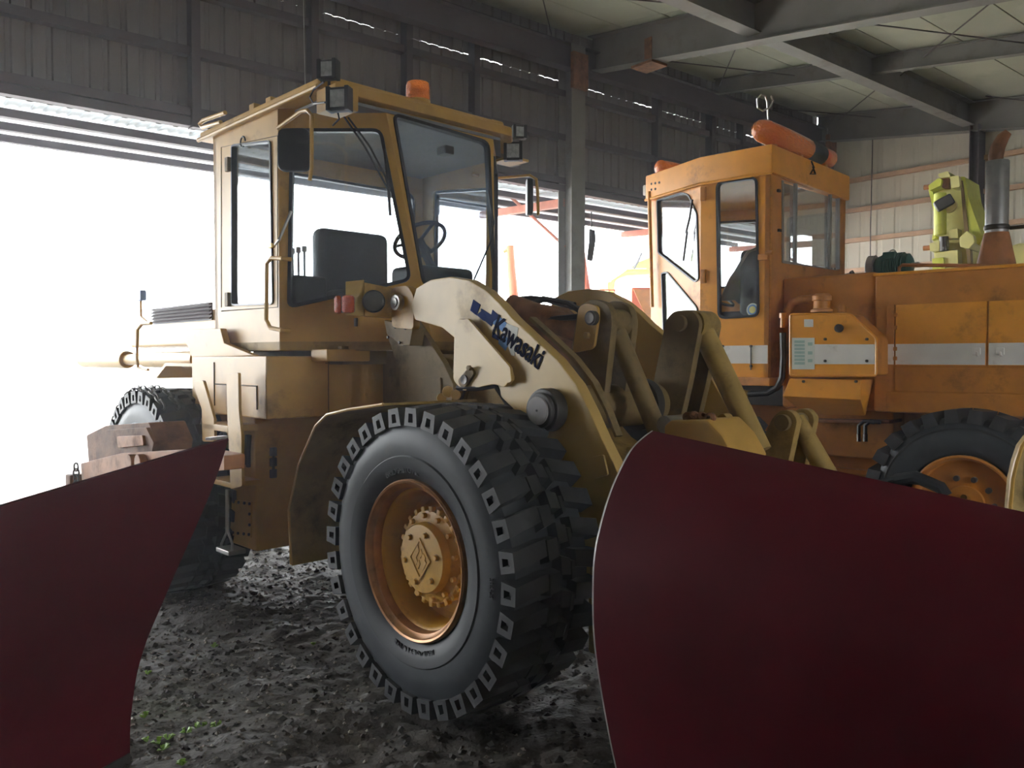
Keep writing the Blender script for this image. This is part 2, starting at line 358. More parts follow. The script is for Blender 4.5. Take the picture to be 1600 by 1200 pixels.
# --- small weeds
wp = [(247, 1155), (255, 1163), (290, 1136), (305, 1128), (316, 1124), (338, 1127), (230, 1150), (334, 1006), (231, 1053), (490, 1000), (226, 1115), (262, 1147), (285, 1187)]
for k, (px, py) in enumerate(wp):
    p = W.z(px, py, .0); mb = MB(); r_ = random.Random(k); z0 = float(gh(*[p[0], -p[1]])) if False else 0
    base = W.O + p[0] * W.U + p[1] * W.V; z0 = float(gh(base[0], base[1]))
    for i in range(6):
        a = r_.uniform(0, 6.28); L = r_.uniform(.018, .036); h = r_.uniform(.012, .03); d = Vector((math.cos(a), math.sin(a), 0)); s = Vector((-d.y, d.x, 0)) * L * .34
        q0 = Vector((0, 0, 0)); q1 = d * L * .5 + Vector((0, 0, h)); q2 = d * L + Vector((0, 0, h * .8))
        mb.add([q0, q1 - s, q2, q1 + s, q1 - Vector((0, 0, .001))], [(0, 1, 2), (0, 2, 3), (0, 4, 1), (0, 3, 4), (1, 4, 2), (4, 3, 2)])
    o = mb.build('weed_sprout', 'foliage', None, loc=(base[0], base[1], z0 + .004))
    tag(o, 'tiny bright green weed sprout on the dirt between plough and big tyre', 'weed', 'weed sprouts in the dirt')
# --- yard outside
o = MB().bx(-60, 60, .25, 90, -.25, .02).build('ground_outside', 'yard', None, loc=B.O, rot=(0, 0, math.pi / 2 - math.radians(B.a))); struct(o)
# --- ribbed sheets
def sheet_mesh(name, w, h, ribs, depth, thick=.006):
    pts = []; p = w / ribs
    for i in range(ribs): pts += [(i * p, 0), (i * p + p * .62, 0), (i * p + p * .70, depth), (i * p + p * .92, depth)]
    pts.append((w, 0)); n = len(pts)
    lo = [(x, y, 0) for x, y in pts] + [(x, y + thick, 0) for x, y in pts[::-1]]
    return MB().prism(lo, (0, 0, h)).mesh(name, smooth=0)
ms = sheet_mesh('siding_sheet', .82, 1.93, 4, .028); ms.materials.append(MATS['siding'])
mu = sheet_mesh('upper_siding_sheet', .82, .95, 4, .028); mu.materials.append(MATS['siding'])
r_ = random.Random(3)
for i in range(30):
    u = -16 + i * .8
    inst('siding_sheet', ms, bld, loc=(u, .02 + .003 * (i % 2), 4.62))
    inst('upper_siding_sheet', mu, bld, loc=(u, .02 + .003 * (i % 2), 6.552 + max(0, r_.uniform(-.012, .010))))
gz = [B.v(849, 140, -.06)[2], B.v(849, 210, -.06)[2], B.v(150, 150, -.06)[2], 4.66]
for z in gz: MB().bx(-16, 8, -.10, .015, z - .04, z + .04).bx(-16, 8, -.11, -.10, z - .04, z + .07).build('girt', 'frame_dark', bld)
for px in (305, 490, 637, 742, 1027, 1111, 1159):
    u = B.v(px, 200, -.1)[0]; MB().bx(u - .055, u + .055, -.17, -.10, 4.6, 6.75).bx(u - .055, u - .045, -.17, .0, 4.6, 6.75).build('stud', 'frame_dark', bld)
for u in (-10, -11.6, -13.2, -14.8): MB().bx(u - .05, u + .05, -.18, -.08, 4.6, 6.75).build('stud', 'frame_dark', bld)
def ibeam(mb, a, b, depth, fl, tw=.012, tf=.016, side=None):
    """I-beam whose bottom flange runs a->b; web goes up"""
    a = Vector(a); b = Vector(b); d = (b - a).normalized(); up = Vector((0, 0, 1)); s = d.cross(up).normalized(); up = s.cross(d).normalized()
    for w, h0, h1 in ((fl, 0, tf), (tw, tf, depth - tf), (fl, depth - tf, depth)):
        q = [a + s * (x * w / 2) + up * h for x, h in ((-1, h0), (1, h0), (1, h1), (-1, h1))]; mb.prism(q, b - a)
    return mb
ibeam(MB(), (-16, -.26, 6.66), (8, -.26, 6.66), .42, .2).build('eave_beam', 'frame_dark', bld)
for u in (-12, -.28, 7.85):
    mb = MB(); zt = 7.05
    mb.bx(u - .16, u + .16, -.42, -.40, 0, zt).bx(u - .16, u + .16, -.10, -.08, 0, zt).bx(u - .008, u + .008, -.40, -.10, 0, zt).bx(u - .22, u + .22, -.48, -.02, 0, .03)
    mb.build('column', 'beam', bld)
    MB().bx(u - .17, u + .17, -.48, -.40, 6.3, 6.9).build('column_plate', 'rust', bld)
# --- light coming through pinholes is real: small square holes are left between sheets (see siding gaps)
# --- roof
ceil = struct(B.empty('ceiling'))
q = [(-16.3, .6, ROOF(.6) + .1), (8.3, .6, ROOF(.6) + .1), (8.3, -15.4, ROOF(-15.4) + .1), (-16.3, -15.4, ROOF(-15.4) + .1)]
MB().prism(q, (0, 0, .05)).build('roof_deck', 'roof_panel', ceil)
mp = MB().prism([(0, 0, 0), (3.985, 0, 0), (3.985, -.985, -.985 * .136), (0, -.985, -.985 * .136)], (0, 0, .03)).mesh('roof_panel', bevel=.006, smooth=0, seg=1); mp.materials.append(MATS['roof_panel'])
for i in range(6):
    for j in range(15): inst('roof_panel', mp, ceil, loc=(-16 + i * 4, -.0 - j, ROOF(-j) + .004 * ((i * 7 + j * 3) % 3)))
RB = lambda v, d: ROOF(v) - d
for u in (-12, .3, 7.75):
    ibeam(MB(), (u, -.1, RB(-.1, .62)), (u, -15, RB(-15, .62)), .6, .26).build('rafter', 'beam', ceil)
for v in (-3.5, -7.2, -11):
    ibeam(MB(), (-16, v, RB(v, .5)), (8, v, RB(v, .5)), .46, .24).build('girder', 'beam', ceil)
for u in (-8, -4, 3.75):
    ibeam(MB(), (u, -.2, RB(-.2, .32)), (u, -15, RB(-15, .32)), .3, .14).build('secondary_rafter', 'beam', ceil)
for (x0, y0, x1, y1) in ((1003, 91, 1267, 121), (1124, 134, 1157, 59), (1208, 169, 1482, 194), (1310, 188, 1369, 140), (1407, 118, 1560, -5), (1337, 35, 1640, 72), (846, -10, 866, 70), (970, -2, 1095, 8), (1540, 150, 1640, 162)):
    a, b = (B.hit(x, y, (0, 0, ROOF(0) - .16), (0, .136, -1)) for x, y in ((x0, y0), (x1, y1)))
    MB().tube([a, b], .011, 6).build('brace_rod', 'frame_dark', ceil)
MB().bx(.12, .5, -1.7, -1.25, 6.52, 6.56).bx(.28, .32, -1.55, -1.4, 6.56, 7.0).build('rusty_joint_plate', 'rust', ceil)
# --- end wall
wb = struct(B.empty('wall_back'))
mw = sheet_mesh('wall_sheet', 1.21, 7.6, 3, .012); mw.materials.append(MATS['cream_wall'])
for i in range(13): inst('wall_sheet', mw, wb, loc=(8.02, -i * 1.2, 0), rot=(0, 0, -math.pi / 2))
for px, py in ((1340, 282), (1340, 329), (1340, 376), (1340, 423)):
    z = B.u(px, py, 7.95)[2]; MB().bx(7.9, 8.0, -15, 0, z - .035, z + .035).bx(7.89, 7.9, -15, 0, z - .035, z + .06).build('girt', 'girt_tan', wb)
for z in (1.0, 1.9): MB().bx(7.9, 8.0, -15, 0, z - .035, z + .035).build('girt', 'girt_tan', wb)
v = B.u(1527, 250, 7.8)[1]; MB().bx(7.62, 7.95, v - .09, v - .075, 0, ROOF(v) - .5).bx(7.62, 7.95, v + .075, v + .09, 0, ROOF(v) - .5).bx(7.78, 7.79, v - .08, v + .08, 0, ROOF(v) - .5).build('column', 'frame_dark', wb)
v = B.u(1363, 250, 7.85)[1]; MB().tube([(7.86, v, 7.0), (7.85, v + .02, 4.6), (7.86, v, 1.2)], .012, 6).build('hanging_cable', 'frame_dark', wb)
# --- closed sides behind the photographer
wr = struct(B.empty('wall_right'))                      # closed on the far side but for one doorway
mr_ = sheet_mesh('wall_sheet', 1.21, 6.2, 3, .012); mr_.materials.append(MATS['cream_wall']); mr2 = sheet_mesh('lintel_sheet', 1.21, 2.2, 3, .012); mr2.materials.append(MATS['cream_wall'])
for i in range(21):
    u = -16.4 + i * 1.2; dr = -7.5 < u < -6.0
    inst('lintel_sheet' if dr else 'wall_sheet', mr2 if dr else mr_, wr, loc=(u, -15.1, 4.0 if dr else 0))
o = MB().prism([(-16.2, .1, 0), (-16.2, -15.2, 0), (-16.2, -15.2, 5.8), (-16.2, .1, 7.9)], (.12, 0, 0)).build('wall_near', 'siding', None, loc=B.O, rot=(0, 0, math.pi / 2 - math.radians(B.a))); struct(o)
# --- canopy outside the open side
can = struct(B.empty('trim_1'))
CO = 2.3; zo = .5 * (B.v(0, 203, CO)[2] + B.v(900, 347, CO)[2]); zi = 4.66
mc = sheet_mesh('canopy_sheet', .82, math.hypot(CO, zi - zo) + .3, 6, .02); mc.materials.append(MATS['canopy_sheet'])
ang = math.atan2(zi - zo, CO)
for i in range(30):
    M = Matrix.Translation((-16 + i * .8, .03, zi + .06)) @ Matrix.Rotation(-(math.pi / 2 + ang), 4, 'X'); inst('canopy_sheet', mc, can, M=M)
for vv in (.75, 1.5, CO - .05):
    z = zi + (zo - zi) * vv / CO - .06; MB().bx(-16, 8, vv - .05, vv + .05, z - .05, z + .05).build('canopy_purlin', 'frame_dark', can)
for u in (-.28, 3.75, 7.8):
    MB().prism([(u - .06, -.1, zi - .30), (u - .06, CO, zo - .25), (u - .06, CO, zo - .13), (u - .06, -.1, zi - .16)], (.12, 0, 0)).build('canopy_beam', 'red_oxide', can)
    MB().tube([(u, -.1, zi - 1.0), (u, 1.5, zo + .1)], .03, 6).build('canopy_strut', 'red_oxide', can)

# --- thin scattering volume added to stand in for veiling lens glare from the opening
hz = MB().prism([(-19, 45, -.5), (26, 45, -.5), (26, -17, -.5), (-19, -17, -.5)], (0, 0, 8.6)).build('glare_haze', None, None, loc=B.O, rot=(0, 0, math.pi / 2 - math.radians(B.a)))
m = bpy.data.materials.new('haze'); m.use_nodes = True; nt = m.node_tree; nt.nodes.remove(nt.nodes['Principled BSDF']); vs_ = nt.nodes.new('ShaderNodeVolumeScatter'); vs_.inputs['Density'].default_value = .0065; vs_.inputs['Color'].default_value = (.92, .95, 1, 1); vs_.inputs['Anisotropy'].default_value = .55
nt.links.new(vs_.outputs[0], [n for n in nt.nodes if n.type == 'OUTPUT_MATERIAL'][0].inputs['Volume']); hz.data.materials.append(m); hz['kind'] = 'stuff'; hz['label'] = 'thin haze added to the shed air in place of lens glare from the opening'; hz['category'] = 'haze'

# ================================================================ WHEELS
def bend_text(name, body, r, mid, size, m, parent, y, flip=False, xs=1.0, bold=0.):
    """lettering raised on a tyre wall: bent on radius r, centred at angle mid, tops pointing outward"""
    cu = bpy.data.curves.new(name, 'FONT'); cu.body = body; cu.size = size; cu.align_x = 'CENTER'; cu.extrude = .003; cu.offset = bold; cu.resolution_u = 2
    t = bpy.data.objects.new(name, cu); COL.objects.link(t); dg = bpy.context.evaluated_depsgraph_get()
    me = bpy.data.meshes.new_from_object(t.evaluated_get(dg)); bpy.data.objects.remove(t)
    for v in me.vertices:
        a = mid - v.co.x * xs / r; rr = r + v.co.y; v.co = (rr * math.cos(a), y - v.co.z, rr * math.sin(a))
    me.name = name; me.materials.clear(); return obj(name, me, m, parent)
def lug_mesh(name, R0, R1, y0, y1, ha, skew, pocket=True, ycrown=.012):
    """a tread bar in cylindrical coordinates about the y axis"""
    def P(a, y, r): return (r * math.cos(a), y, r * math.sin(a))
    def A(y): return skew * (y - y0)
    mb = MB(); f = 1.18
    out = [(-ha * f, R0), (ha * f, R0), (ha * .86, R1), (-ha * .86, R1)]
    e0 = [P(a + A(y0), y0, r) for a, r in out]; e1 = [P(a * .9 + A(y1), y1, r + (ycrown if k > 1 else 0)) for k, (a, r) in enumerate(out)]
    if pocket:
        sgn = 1 if y1 > y0 else -1
        inn = [(-ha * .42, R0 + .016), (ha * .42, R0 + .016), (ha * .34, R1 - .028), (-ha * .34, R1 - .028)]
        i0 = [P(a + A(y0), y0, r) for a, r in inn]; i1 = [P(a * .8, y0 + .032 * sgn, r) for a, r in inn]
        mb.add(e0 + i0 + i1 + e1, [(k, (k + 1) % 4, 4 + (k + 1) % 4, 4 + k) for k in range(4)] + [(4 + k, 4 + (k + 1) % 4, 8 + (k + 1) % 4, 8 + k) for k in range(4)] + [(8, 9, 10, 11)] + [(k, (k + 1) % 4, 12 + (k + 1) % 4, 12 + k) for k in range(4)] + [(12, 13, 14, 15)])
    else:
        mb.add(e0 + e1, [(0, 1, 2, 3), (4, 5, 6, 7)] + [(k, (k + 1) % 4, 4 + (k + 1) % 4, 4 + k) for k in range(4)])
    return mb.mesh(name, smooth=0)
LUGS = {}
def tyre_loader(parent, loc, rot, phase=0., full=True):
    R, Wd, n = .7425, .56, 32
    prof = [(.375, .07), (.392, .045), (.42, .018), (.47, .004), (.506, .0), (.512, .005), (.56, .0), (.62, .008), (.652, .022), (.668, .03), (.690, .05), (.698, Wd / 2)]
    prof = prof + [(r, Wd - y) for r, y in prof[-2::-1]]
    t = MB().lathe(prof, 96).build('tyre', 'rubber_side', parent, smooth=40, loc=loc, rot=rot)
    ring = [(.39, .042), (.42, .0165), (.47, .0015), (.505, -.002), (.505, .004), (.47, .008), (.42, .022), (.39, .048)]
    MB().lathe(ring + ring[:1], 96).build('inner_sidewall_band', 'rubber_dark', t, smooth=40)
    if 'k' not in LUGS:
        LUGS['k'] = [lug_mesh('shoulder_lug', .655, R, 0.0, .19, .064, .25), lug_mesh('shoulder_lug', .655, R, Wd, Wd - .19, .064, -.25),
                     lug_mesh('tread_block', .69, R + .012, .200, .262, .070, .2, False, .003), lug_mesh('tread_block', .69, R + .014, .272, .330, .062, -.3, False, .0), lug_mesh('tread_block', .69, R + .012, .340, .362, .062, .2, False, 0)]
        for l in LUGS['k']: l.materials.append(MATS['rubber'])
    st = 2 * math.pi / n
    for i in range(n):
        for k, off in ((0, 0), (1, .5), (2, .12), (3, .62), (4, .4)):
            inst('shoulder_lug' if k < 2 else 'tread_block', LUGS['k'][k], t, M=Matrix.Rotation(-(i + off) * st + phase, 4, 'Y'))
    if full:
        bend_text('sidewall_lettering', 'BRIDGESTONE', .425, -1.50, .052, 'rubber_side', t, .010, xs=.92)
        bend_text('sidewall_lettering', 'BRIDGESTONE', .425, 1.72, .044, 'rubber_side', t, .010, xs=.92)
        bend_text('sidewall_lettering', '20.5-25', .585, -.02, .030, 'rubber_side', t, -.001)
    return t
def rim_loader(parent, loc, rot, full=True):
    prof = [(.394, .052), (.394, .018), (.386, .010), (.376, .014), (.368, .030), (.352, .040), (.346, .060), (.346, .085), (.338, .090), (.330, .10), (.325, .24), (.30, .262), (.0, .262)]
    r = MB().lathe(prof[:8], 72).build('rim_flange', 'rim_copper', parent, smooth=40, loc=loc, rot=rot)
    MB().lathe(prof[7:], 72).build('rim_dish', 'wheel_yellow', r, smooth=40)
    hub = MB().lathe([(.235, .262), (.232, .15), (.226, .135), (.19, .128), (.175, .120), (.172, .088), (.165, .078), (.05, .070), (0.0, .070)], 48).build('hub', 'wheel_yellow', parent, smooth=35, loc=loc, rot=rot)
    if full:
        mb = bolt_mesh(.0145, .022); mb.materials.append(MATS['wheel_yellow'])
        tooth = MB().box((0, 0, 0), (.035, .03, .028)).mesh('hub_tooth', bevel=.006); tooth.materials.append(MATS['wheel_yellow'])
        for i in range(24):
            a = 2 * math.pi * i / 24; inst('hub_tooth', tooth, hub, loc=(.232 * math.cos(a), .148, .232 * math.sin(a)), rot=(0, -a, 0))
        for i in range(12):
            a = 2 * math.pi * (i + .3) / 12; inst('hub_bolt', mb, hub, loc=(.205 * math.cos(a), .132, .205 * math.sin(a)))
        sb = bolt_mesh(.013, .016, 8, 'cap_bolt'); sb.materials.append(MATS['wheel_yellow'])
        hole = MB().lathe([(.006, -.001), (.011, -.001), (.017, 0), (.017, .004)], 12).mesh('bolt_ring'); hole.materials.append(MATS['yellow_grime'])
        for i in range(6):
            a = 2 * math.pi * (i + .2) / 6; q = (.125 * math.cos(a), .076, .125 * math.sin(a)); inst('cap_bolt', sb, hub, loc=q); inst('bolt_ring', hole, hub, loc=(q[0], .0735, q[2]))
        # diamond emblem: raised frame with two interlocked bent strokes
        D = lambda s: [(-s * .8, .072, 0), (0, .072, -s), (s * .8, .072, 0), (0, .072, s)]
        plate('emblem_frame', D(.104), [D(.090)], (0, -.007, 0), 'wheel_yellow', hub)
        mbm = MB()
        for sx in (-1, 1):
            for seg in (((-.012, .052), (-.040, .008), (-.026, -.004), (-.002, .030)), ((-.026, .010), (-.012, -.012), (-.022, -.026), (-.034, -.010)), ((-.016, -.020), (-.004, -.004), (.002, -.018), (-.008, -.040))):
                mbm.prism([(x * sx * 1.35, .072, z * sx * 1.3) for x, z in seg], (0, -.006, 0))
        mbm.build('emblem_strokes', 'wheel_yellow', hub)
        text_obj('hub_lettering', 'TCM', .036, 'wheel_yellow', hub, (.055, .124, .155), (.8, 0, -.6), (.6, 0, .8), .003) if False else None
    return r

# ================================================================ YELLOW WHEEL LOADER
L = K.empty('wheel_loader'); tag(L, 'yellow wheel loader with glazed cab and large black tyres in the middle of the shed', 'loader')
CV = 1.25
mir = lambda p: np.array([p[0], 2 * CV - p[1], p[2]])
tyre_loader(L, (0, 0, .7425), (0, 0, 0), .03); rim_loader(L, (0, 0, .7425), (0, 0, 0))
tyre_loader(L, (-3.0, -.2, .7425), (0, 0, 0), .11, False); rim_loader(L, (-3.0, -.2, .7425), (0, 0, 0), False)
def plain_tyre(parent, loc):
    prof = [(.375, .07), (.42, .018), (.506, .0), (.62, .008), (.668, .03), (.698, .1), (.698, .46), (.668, .53), (.62, .552), (.506, .56), (.42, .542), (.375, .49)]
    t = MB().lathe(prof, 64).build('tyre', 'rubber_side', parent, loc=loc); mb = MB()
    for i in range(32):
        for me, off in ((0, 0), (1, .5), (2, .12), (3, .62)):
            s = LUGS['k'][me]; M = Matrix.Rotation(-(i + off) * 2 * math.pi / 32, 4, 'Y'); mb.add([M @ v.co for v in s.vertices], [tuple(p.vertices) for p in s.polygons])
    o = mb.build('tread', 'rubber', t, smooth=0); o['kind'] = 'stuff'
    MB().lathe([(.394, .05), (.386, .01), (.346, .06), (.33, .1), (.325, .46), (.346, .5), (.386, .55), (.394, .51)], 48).build('rim_flange', 'rim_copper', parent, loc=loc)
    MB().lathe([(.335, .3), (.0, .3), (0, .32), (.335, .32)], 32).build('rim_dish', 'wheel_yellow', parent, loc=loc)
plain_tyre(L, (0, 2 * CV - .56, .7425)); plain_tyre(L, (-3.0, 2 * CV - .36, .7425))
# axles and frames
MB().cyl((0, .25, .74), (0, 2.25, .74), .13, 16).cyl((0, .9, .74), (0, 1.6, .74), .26, 16).build('front_axle', 'yellow_grime', L)
MB().cyl((-3.0, .05, .74), (-3.0, 2.45, .74), .13, 16).cyl((-3.0, .9, .74), (-3.0, 1.6, .74), .26, 16).build('rear_axle', 'yellow_grime', L)
MB().prism([(-.85, .9, .5), (.55, .9, .5), (.62, .9, 1.0), (.1, .9, 1.25), (-.35, .9, 1.65), (-.95, .9, 1.75), (-1.0, .9, .8)], (0, .7, 0)).build('front_frame', 'yellow_grime', L, bevel=.015)
MB().bx(-4.9, -1.0, .75, 1.75, .55, 1.25).build('rear_frame', 'yellow_grime', L, bevel=.02)
MB().cyl((-1.0, 1.25, .5), (-1.0, 1.25, 1.5), .12, 16).build('articulation_joint', 'dark_steel', L)
# tower plates carrying the boom
tow = on_v(K, [(600, 503), (612, 500), (648, 500), (662, 520), (692, 566), (708, 600), (712, 650), (690, 700), (632, 700), (622, 575), (606, 528)], .76)
for v, sg in ((.76, 1), (2 * CV - .76, -1)):
    MB().prism([(p[0], v, p[2]) for p in tow], (0, .045 * sg, 0)).build('tower_plate', 'yellow_dirty', L, bevel=.006)
rc = on_v(K, [(655, 592), (690, 590), (692, 640), (655, 640)], .76)
MB().prism(rc, (0, -.012, 0)).build('tower_patch', 'yellow_dirty', L, bevel=.004)
# pivot bracket, pin and lamp bracket in front of the tower
pv = on_v(K, rnd([(611, 450), (636, 445), (646, 462), (646, 515), (612, 512)], 7), .64)
MB().prism(pv, (0, .05, 0)).build('pivot_bracket', 'yellow', L, bevel=.004)
c = K.v(625, 473, .64); MB().cyl(c, (c[0], .60, c[2]), .048, 24).cyl((c[0], .60, c[2]), (c[0], .592, c[2]), .03, 20).build('pivot_pin', 'steel', L, bevel=.004)
sh = on_v(K, [(600, 500), (645, 512), (640, 540), (628, 540), (604, 522)], .66)
MB().prism(sh, (0, .1, 0)).build('bracket_foot', 'yellow_dirty', L, bevel=.005)
bm_ = bolt_mesh(.010, .01); bm_.materials.append(MATS['dark_steel'])
for q in ((618, 511), (634, 513), (625, 535), (607, 527)): inst('bracket_bolt', bm_, L, loc=K.v(*q, .655))
nl = np.array([.84, -.54, 0]); pl0 = K.v(590, 470, .56); hl_ = lambda pts, d=0: [K.hit(x, y, pl0 + nl * d, nl) for x, y in pts]
MB().prism(hl_([(569, 441), (613, 450), (612, 497), (569, 494)]), -nl * .07).build('lamp_bracket', 'yellow', L, bevel=.005)
MB().prism(hl_([(540, 440), (569, 437), (569, 494), (540, 492)], -.02), -nl * .02).build('lamp_side_plate', 'yellow_boom', L, bevel=.003)
az = math.atan2(nl[1], nl[0]) + math.pi / 2                                     # turns local -y onto nl
hl = MB().lathe([(0.001, .03), (.066, .03), (.070, .0), (.068, -.03), (.060, -.034)], 32).build('headlamp', 'black', L, loc=hl_([(584, 471)])[0], rot=(0, 0, az))
MB().lathe([(.062, -.028), (.045, -.034), (.0, -.036)], 32).build('headlamp_lens', 'lamp_dark', hl)
ts = MB().box((0, 0, 0), (.10, .05, .10)).build('turn_signal', 'black', L, bevel=.012, loc=hl_([(541, 476)], .03)[0], rot=(0, 0, az - .25))
MB().box((.022, -.04, 0), (.075, .05, .11)).build('signal_lens', 'amber_red', ts, bevel=.02)
MB().box((-.045, -.0, 0), (.05, .075, .11)).build('signal_lens', 'amber_red', ts, bevel=.02)
MB().tube([K.v(556, 497, .56), K.v(556, 510, .56)], .012, 8).build('lamp_stud', 'dark_steel', L)
# lift arms
arm = [(648, 500), (642, 478), (650, 450), (672, 437), (703, 432), (732, 437), (759, 453), (781, 474), (800, 496), (831, 525), (869, 560), (900, 600), (922, 644), (940, 685), (958, 722), (976, 765), (988, 830), (985, 880), (965, 898), (915, 898), (902, 870), (897, 800), (876, 735), (850, 690), (815, 652), (780, 618), (745, 575), (712, 530), (690, 512)]
pn = on_v(K, arm, .62); far = [mir(p) for p in pn]
MB().prism(pn, (0, .075, 0)).build('lift_arm', 'yellow_boom', L, bevel=.008)
MB().prism(far, (0, -.075, 0)).build('lift_arm', 'yellow_boom', L, bevel=.008)
# second flange strip along the arm's front edge
ed = [(800, 503), (831, 532), (868, 568), (897, 607), (918, 650), (934, 692), (930, 694), (914, 652), (893, 610), (864, 572), (828, 537), (798, 508)]
MB().prism([(p[0] + .05, .70, p[2] + .03) for p in on_v(K, ed, .62)], (0, .05, 0)).build('arm_stiffener', 'yellow_dirty', L, bevel=.004)
# lift cylinder boss
bo = on_v(K, rnd([(717, 512), (724, 497), (735, 500), (800, 572), (806, 592), (795, 606), (780, 600), (730, 611), (715, 594)], 6), .62)
MB().prism(bo, (0, -.035, 0)).build('cylinder_boss', 'yellow_boom', L, bevel=.006)
rb = on_v(K, rnd([(722, 500), (735, 498), (801, 574), (803, 596), (794, 600), (790, 580), (730, 512)], 3), .585)
MB().prism(rb, (0, -.018, 0)).build('boss_rib', 'yellow_boom', L, bevel=.006)
rt = on_v(K, rnd([(719, 594), (738, 572), (745, 583), (731, 605), (723, 604)], 4), .585)
MB().prism(rt, (0, -.02, 0)).build('retainer_plate', 'yellow_dirty', L, bevel=.003)
c = K.v(725, 593, .562); MB().lathe([(.004, 0), (.016, -.002), (.026, -.004), (.026, .01)], 20, c).build('boss_pin', 'dark_steel', L)
inst('boss_bolt', (lambda m_: (m_.materials.append(MATS['yellow_dirty']), m_)[1])(bolt_mesh(.016, .02)), L, loc=K.v(735, 575, .565))
c0 = K.v(727, 594, .66); c1 = np.array([-.75, .70, .85])
MB().cyl(c0 + (c1 - c0) * .35, c1, .075, 20).build('lift_cylinder', 'dark_steel', L); MB().cyl(c0, c1, .042, 20).build('lift_rod', 'chrome', L)
c0 = mir(c0); c1 = mir(c1); MB().cyl(c0 + (c1 - c0) * .35, c1, .075, 20).build('lift_cylinder', 'dark_steel', L); MB().cyl(c0, c1, .042, 20).build('lift_rod', 'chrome', L)
for q, r in (((700, 612), .035), ((712, 617), .03), ((690, 622), .03)): MB().cyl(K.v(*q, .55), K.v(*q, .62), r, 8).build('hose_fitting', 'brass', L, bevel=.006)
MB().tube([K.v(716, 606, .6), K.v(745, 606, .6), K.v(775, 602, .62), K.v(800, 640, .66)], .018, 8).build('hydraulic_hose', 'black', L)
# arm pivot bush
c = K.v(864, 640, .62)
MB().cyl(c, (c[0], .54, c[2]), .108, 36).build('pivot_bush', 'grease', L, bevel=.012)
MB().cyl((c[0], .55, c[2]), (c[0], .515, c[2]), .088, 36).build('bush_collar', 'grease', L, bevel=.008)
MB().cyl((c[0], .53, c[2]), (c[0], .505, c[2]), .070, 36).build('bush_cap', 'cap_grey', L, bevel=.006)
MB().cyl((c[0], .506, c[2]), (c[0], .502, c[2]), .006, 10).build('grease_nipple', 'black', L)
q = K.v(847, 618, .6); MB().cyl(q, (q[0], .57, q[2]), .014, 10).build('grease_fitting', 'black', L)
MB().cyl((c[0], .7, c[2]), (c[0], 1.8, c[2]), .115, 32).build('torque_tube', 'yellow_dirty', L)
MB().cyl((c[0], 1.30, c[2]), (c[0], 1.36, c[2]), .145, 32).build('tube_collar', 'grease', L)
pt = on_v(K, rnd([(926, 714), (945, 710), (952, 742), (930, 748)], 3), .62); MB().prism(pt, (0, -.012, 0)).build('arm_patch', 'yellow_boom', L, bevel=.003)
# bell cranks and tilt rods
def crank(outl, v, gap, tab=None):
    for k in (0, 1):
        MB().prism(rnd3(outl, v + k * gap), (0, .05, 0)).build('bell_crank', 'yellow_dirty', L, bevel=.006)
def rnd3(outl, v, v0=None): return [(p[0], v, p[2]) for p in on_v(K, rnd(outl, 14, 6), crv)]
crv = .92; crank([(903, 478), (925, 466), (950, 474), (957, 500), (948, 580), (940, 660), (880, 660), (888, 575)], .92, .17)
tb = on_v(K, rnd([(908, 480), (918, 474), (938, 478), (938, 500), (931, 545), (898, 552)], 8), .92); MB().prism(tb, (0, -.02, 0)).build('lock_plate', 'yellow', L, bevel=.003)
c = K.v(928, 497, .9); MB().cyl(c, (c[0], .87, c[2]), .038, 20).lathe([(.036, -.03), (.028, -.036), (.012, -.034), (.0, -.034)], 20, c).build('crank_pin', 'dark_steel', L)
inst('lock_bolt', (lambda m_: (m_.materials.append(MATS['brass']), m_)[1])(bolt_mesh(.019, .02)), L, loc=K.v(919, 524, .9))
a = K.v(958, 505, 1.02); b = K.v(1034, 690, 1.02); MB().cyl(a, b, .05, 18).cyl(a - np.array([0, .07, 0]), a + np.array([0, .07, 0]), .075, 20).build('tilt_rod', 'yellow_dirty', L)
crv = 1.45; crank([(1040, 500), (1052, 486), (1082, 484), (1094, 502), (1078, 590), (1060, 668), (1006, 668), (1022, 590)], 1.45, .17)
c = K.v(1064, 505, 1.45); MB().cyl(c, (c[0], 1.42, c[2]), .045, 20).build('crank_pin', 'yellow_dirty', L, bevel=.004)
a = K.v(1094, 508, 1.56); b = K.v(1188, 705, 1.56); MB().cyl(a, b, .06, 18).cyl(a - np.array([0, .08, 0]), a + np.array([0, .08, 0]), .08, 20).build('tilt_rod', 'yellow_grime', L)
# hoses between the arms
for k, (pts, v) in enumerate([([(820, 480), (850, 462), (890, 470), (925, 500)], 1.3), ([(835, 500), (870, 500), (905, 490), (930, 505)], 1.1), ([(790, 470), (830, 463), (870, 470), (905, 478)], 1.45), ([(845, 465), (860, 470), (880, 478), (940, 490)], 1.55)]):
    P = on_v(K, pts, v); P = [sum((P[min(max(i + j, 0), 3)] * w for j, w in ((-1, .2), (0, .6), (1, .2))), np.zeros(3)) for i in range(4)]; MB().tube(P, .018, 8).build('hydraulic_hose', 'black', L)
MB().prism(on_v(K, [(800, 470), (860, 480), (900, 520), (900, 640), (830, 640), (790, 540)], 1.2), (0, .18, 0)).build('tilt_cylinder_mount', 'rust', L, bevel=.02)
a = K.v(800, 478, 1.15); b = K.v(915, 520, 1.15); MB().cyl(a, b, .07, 18).build('tilt_cylinder', 'rust', L)
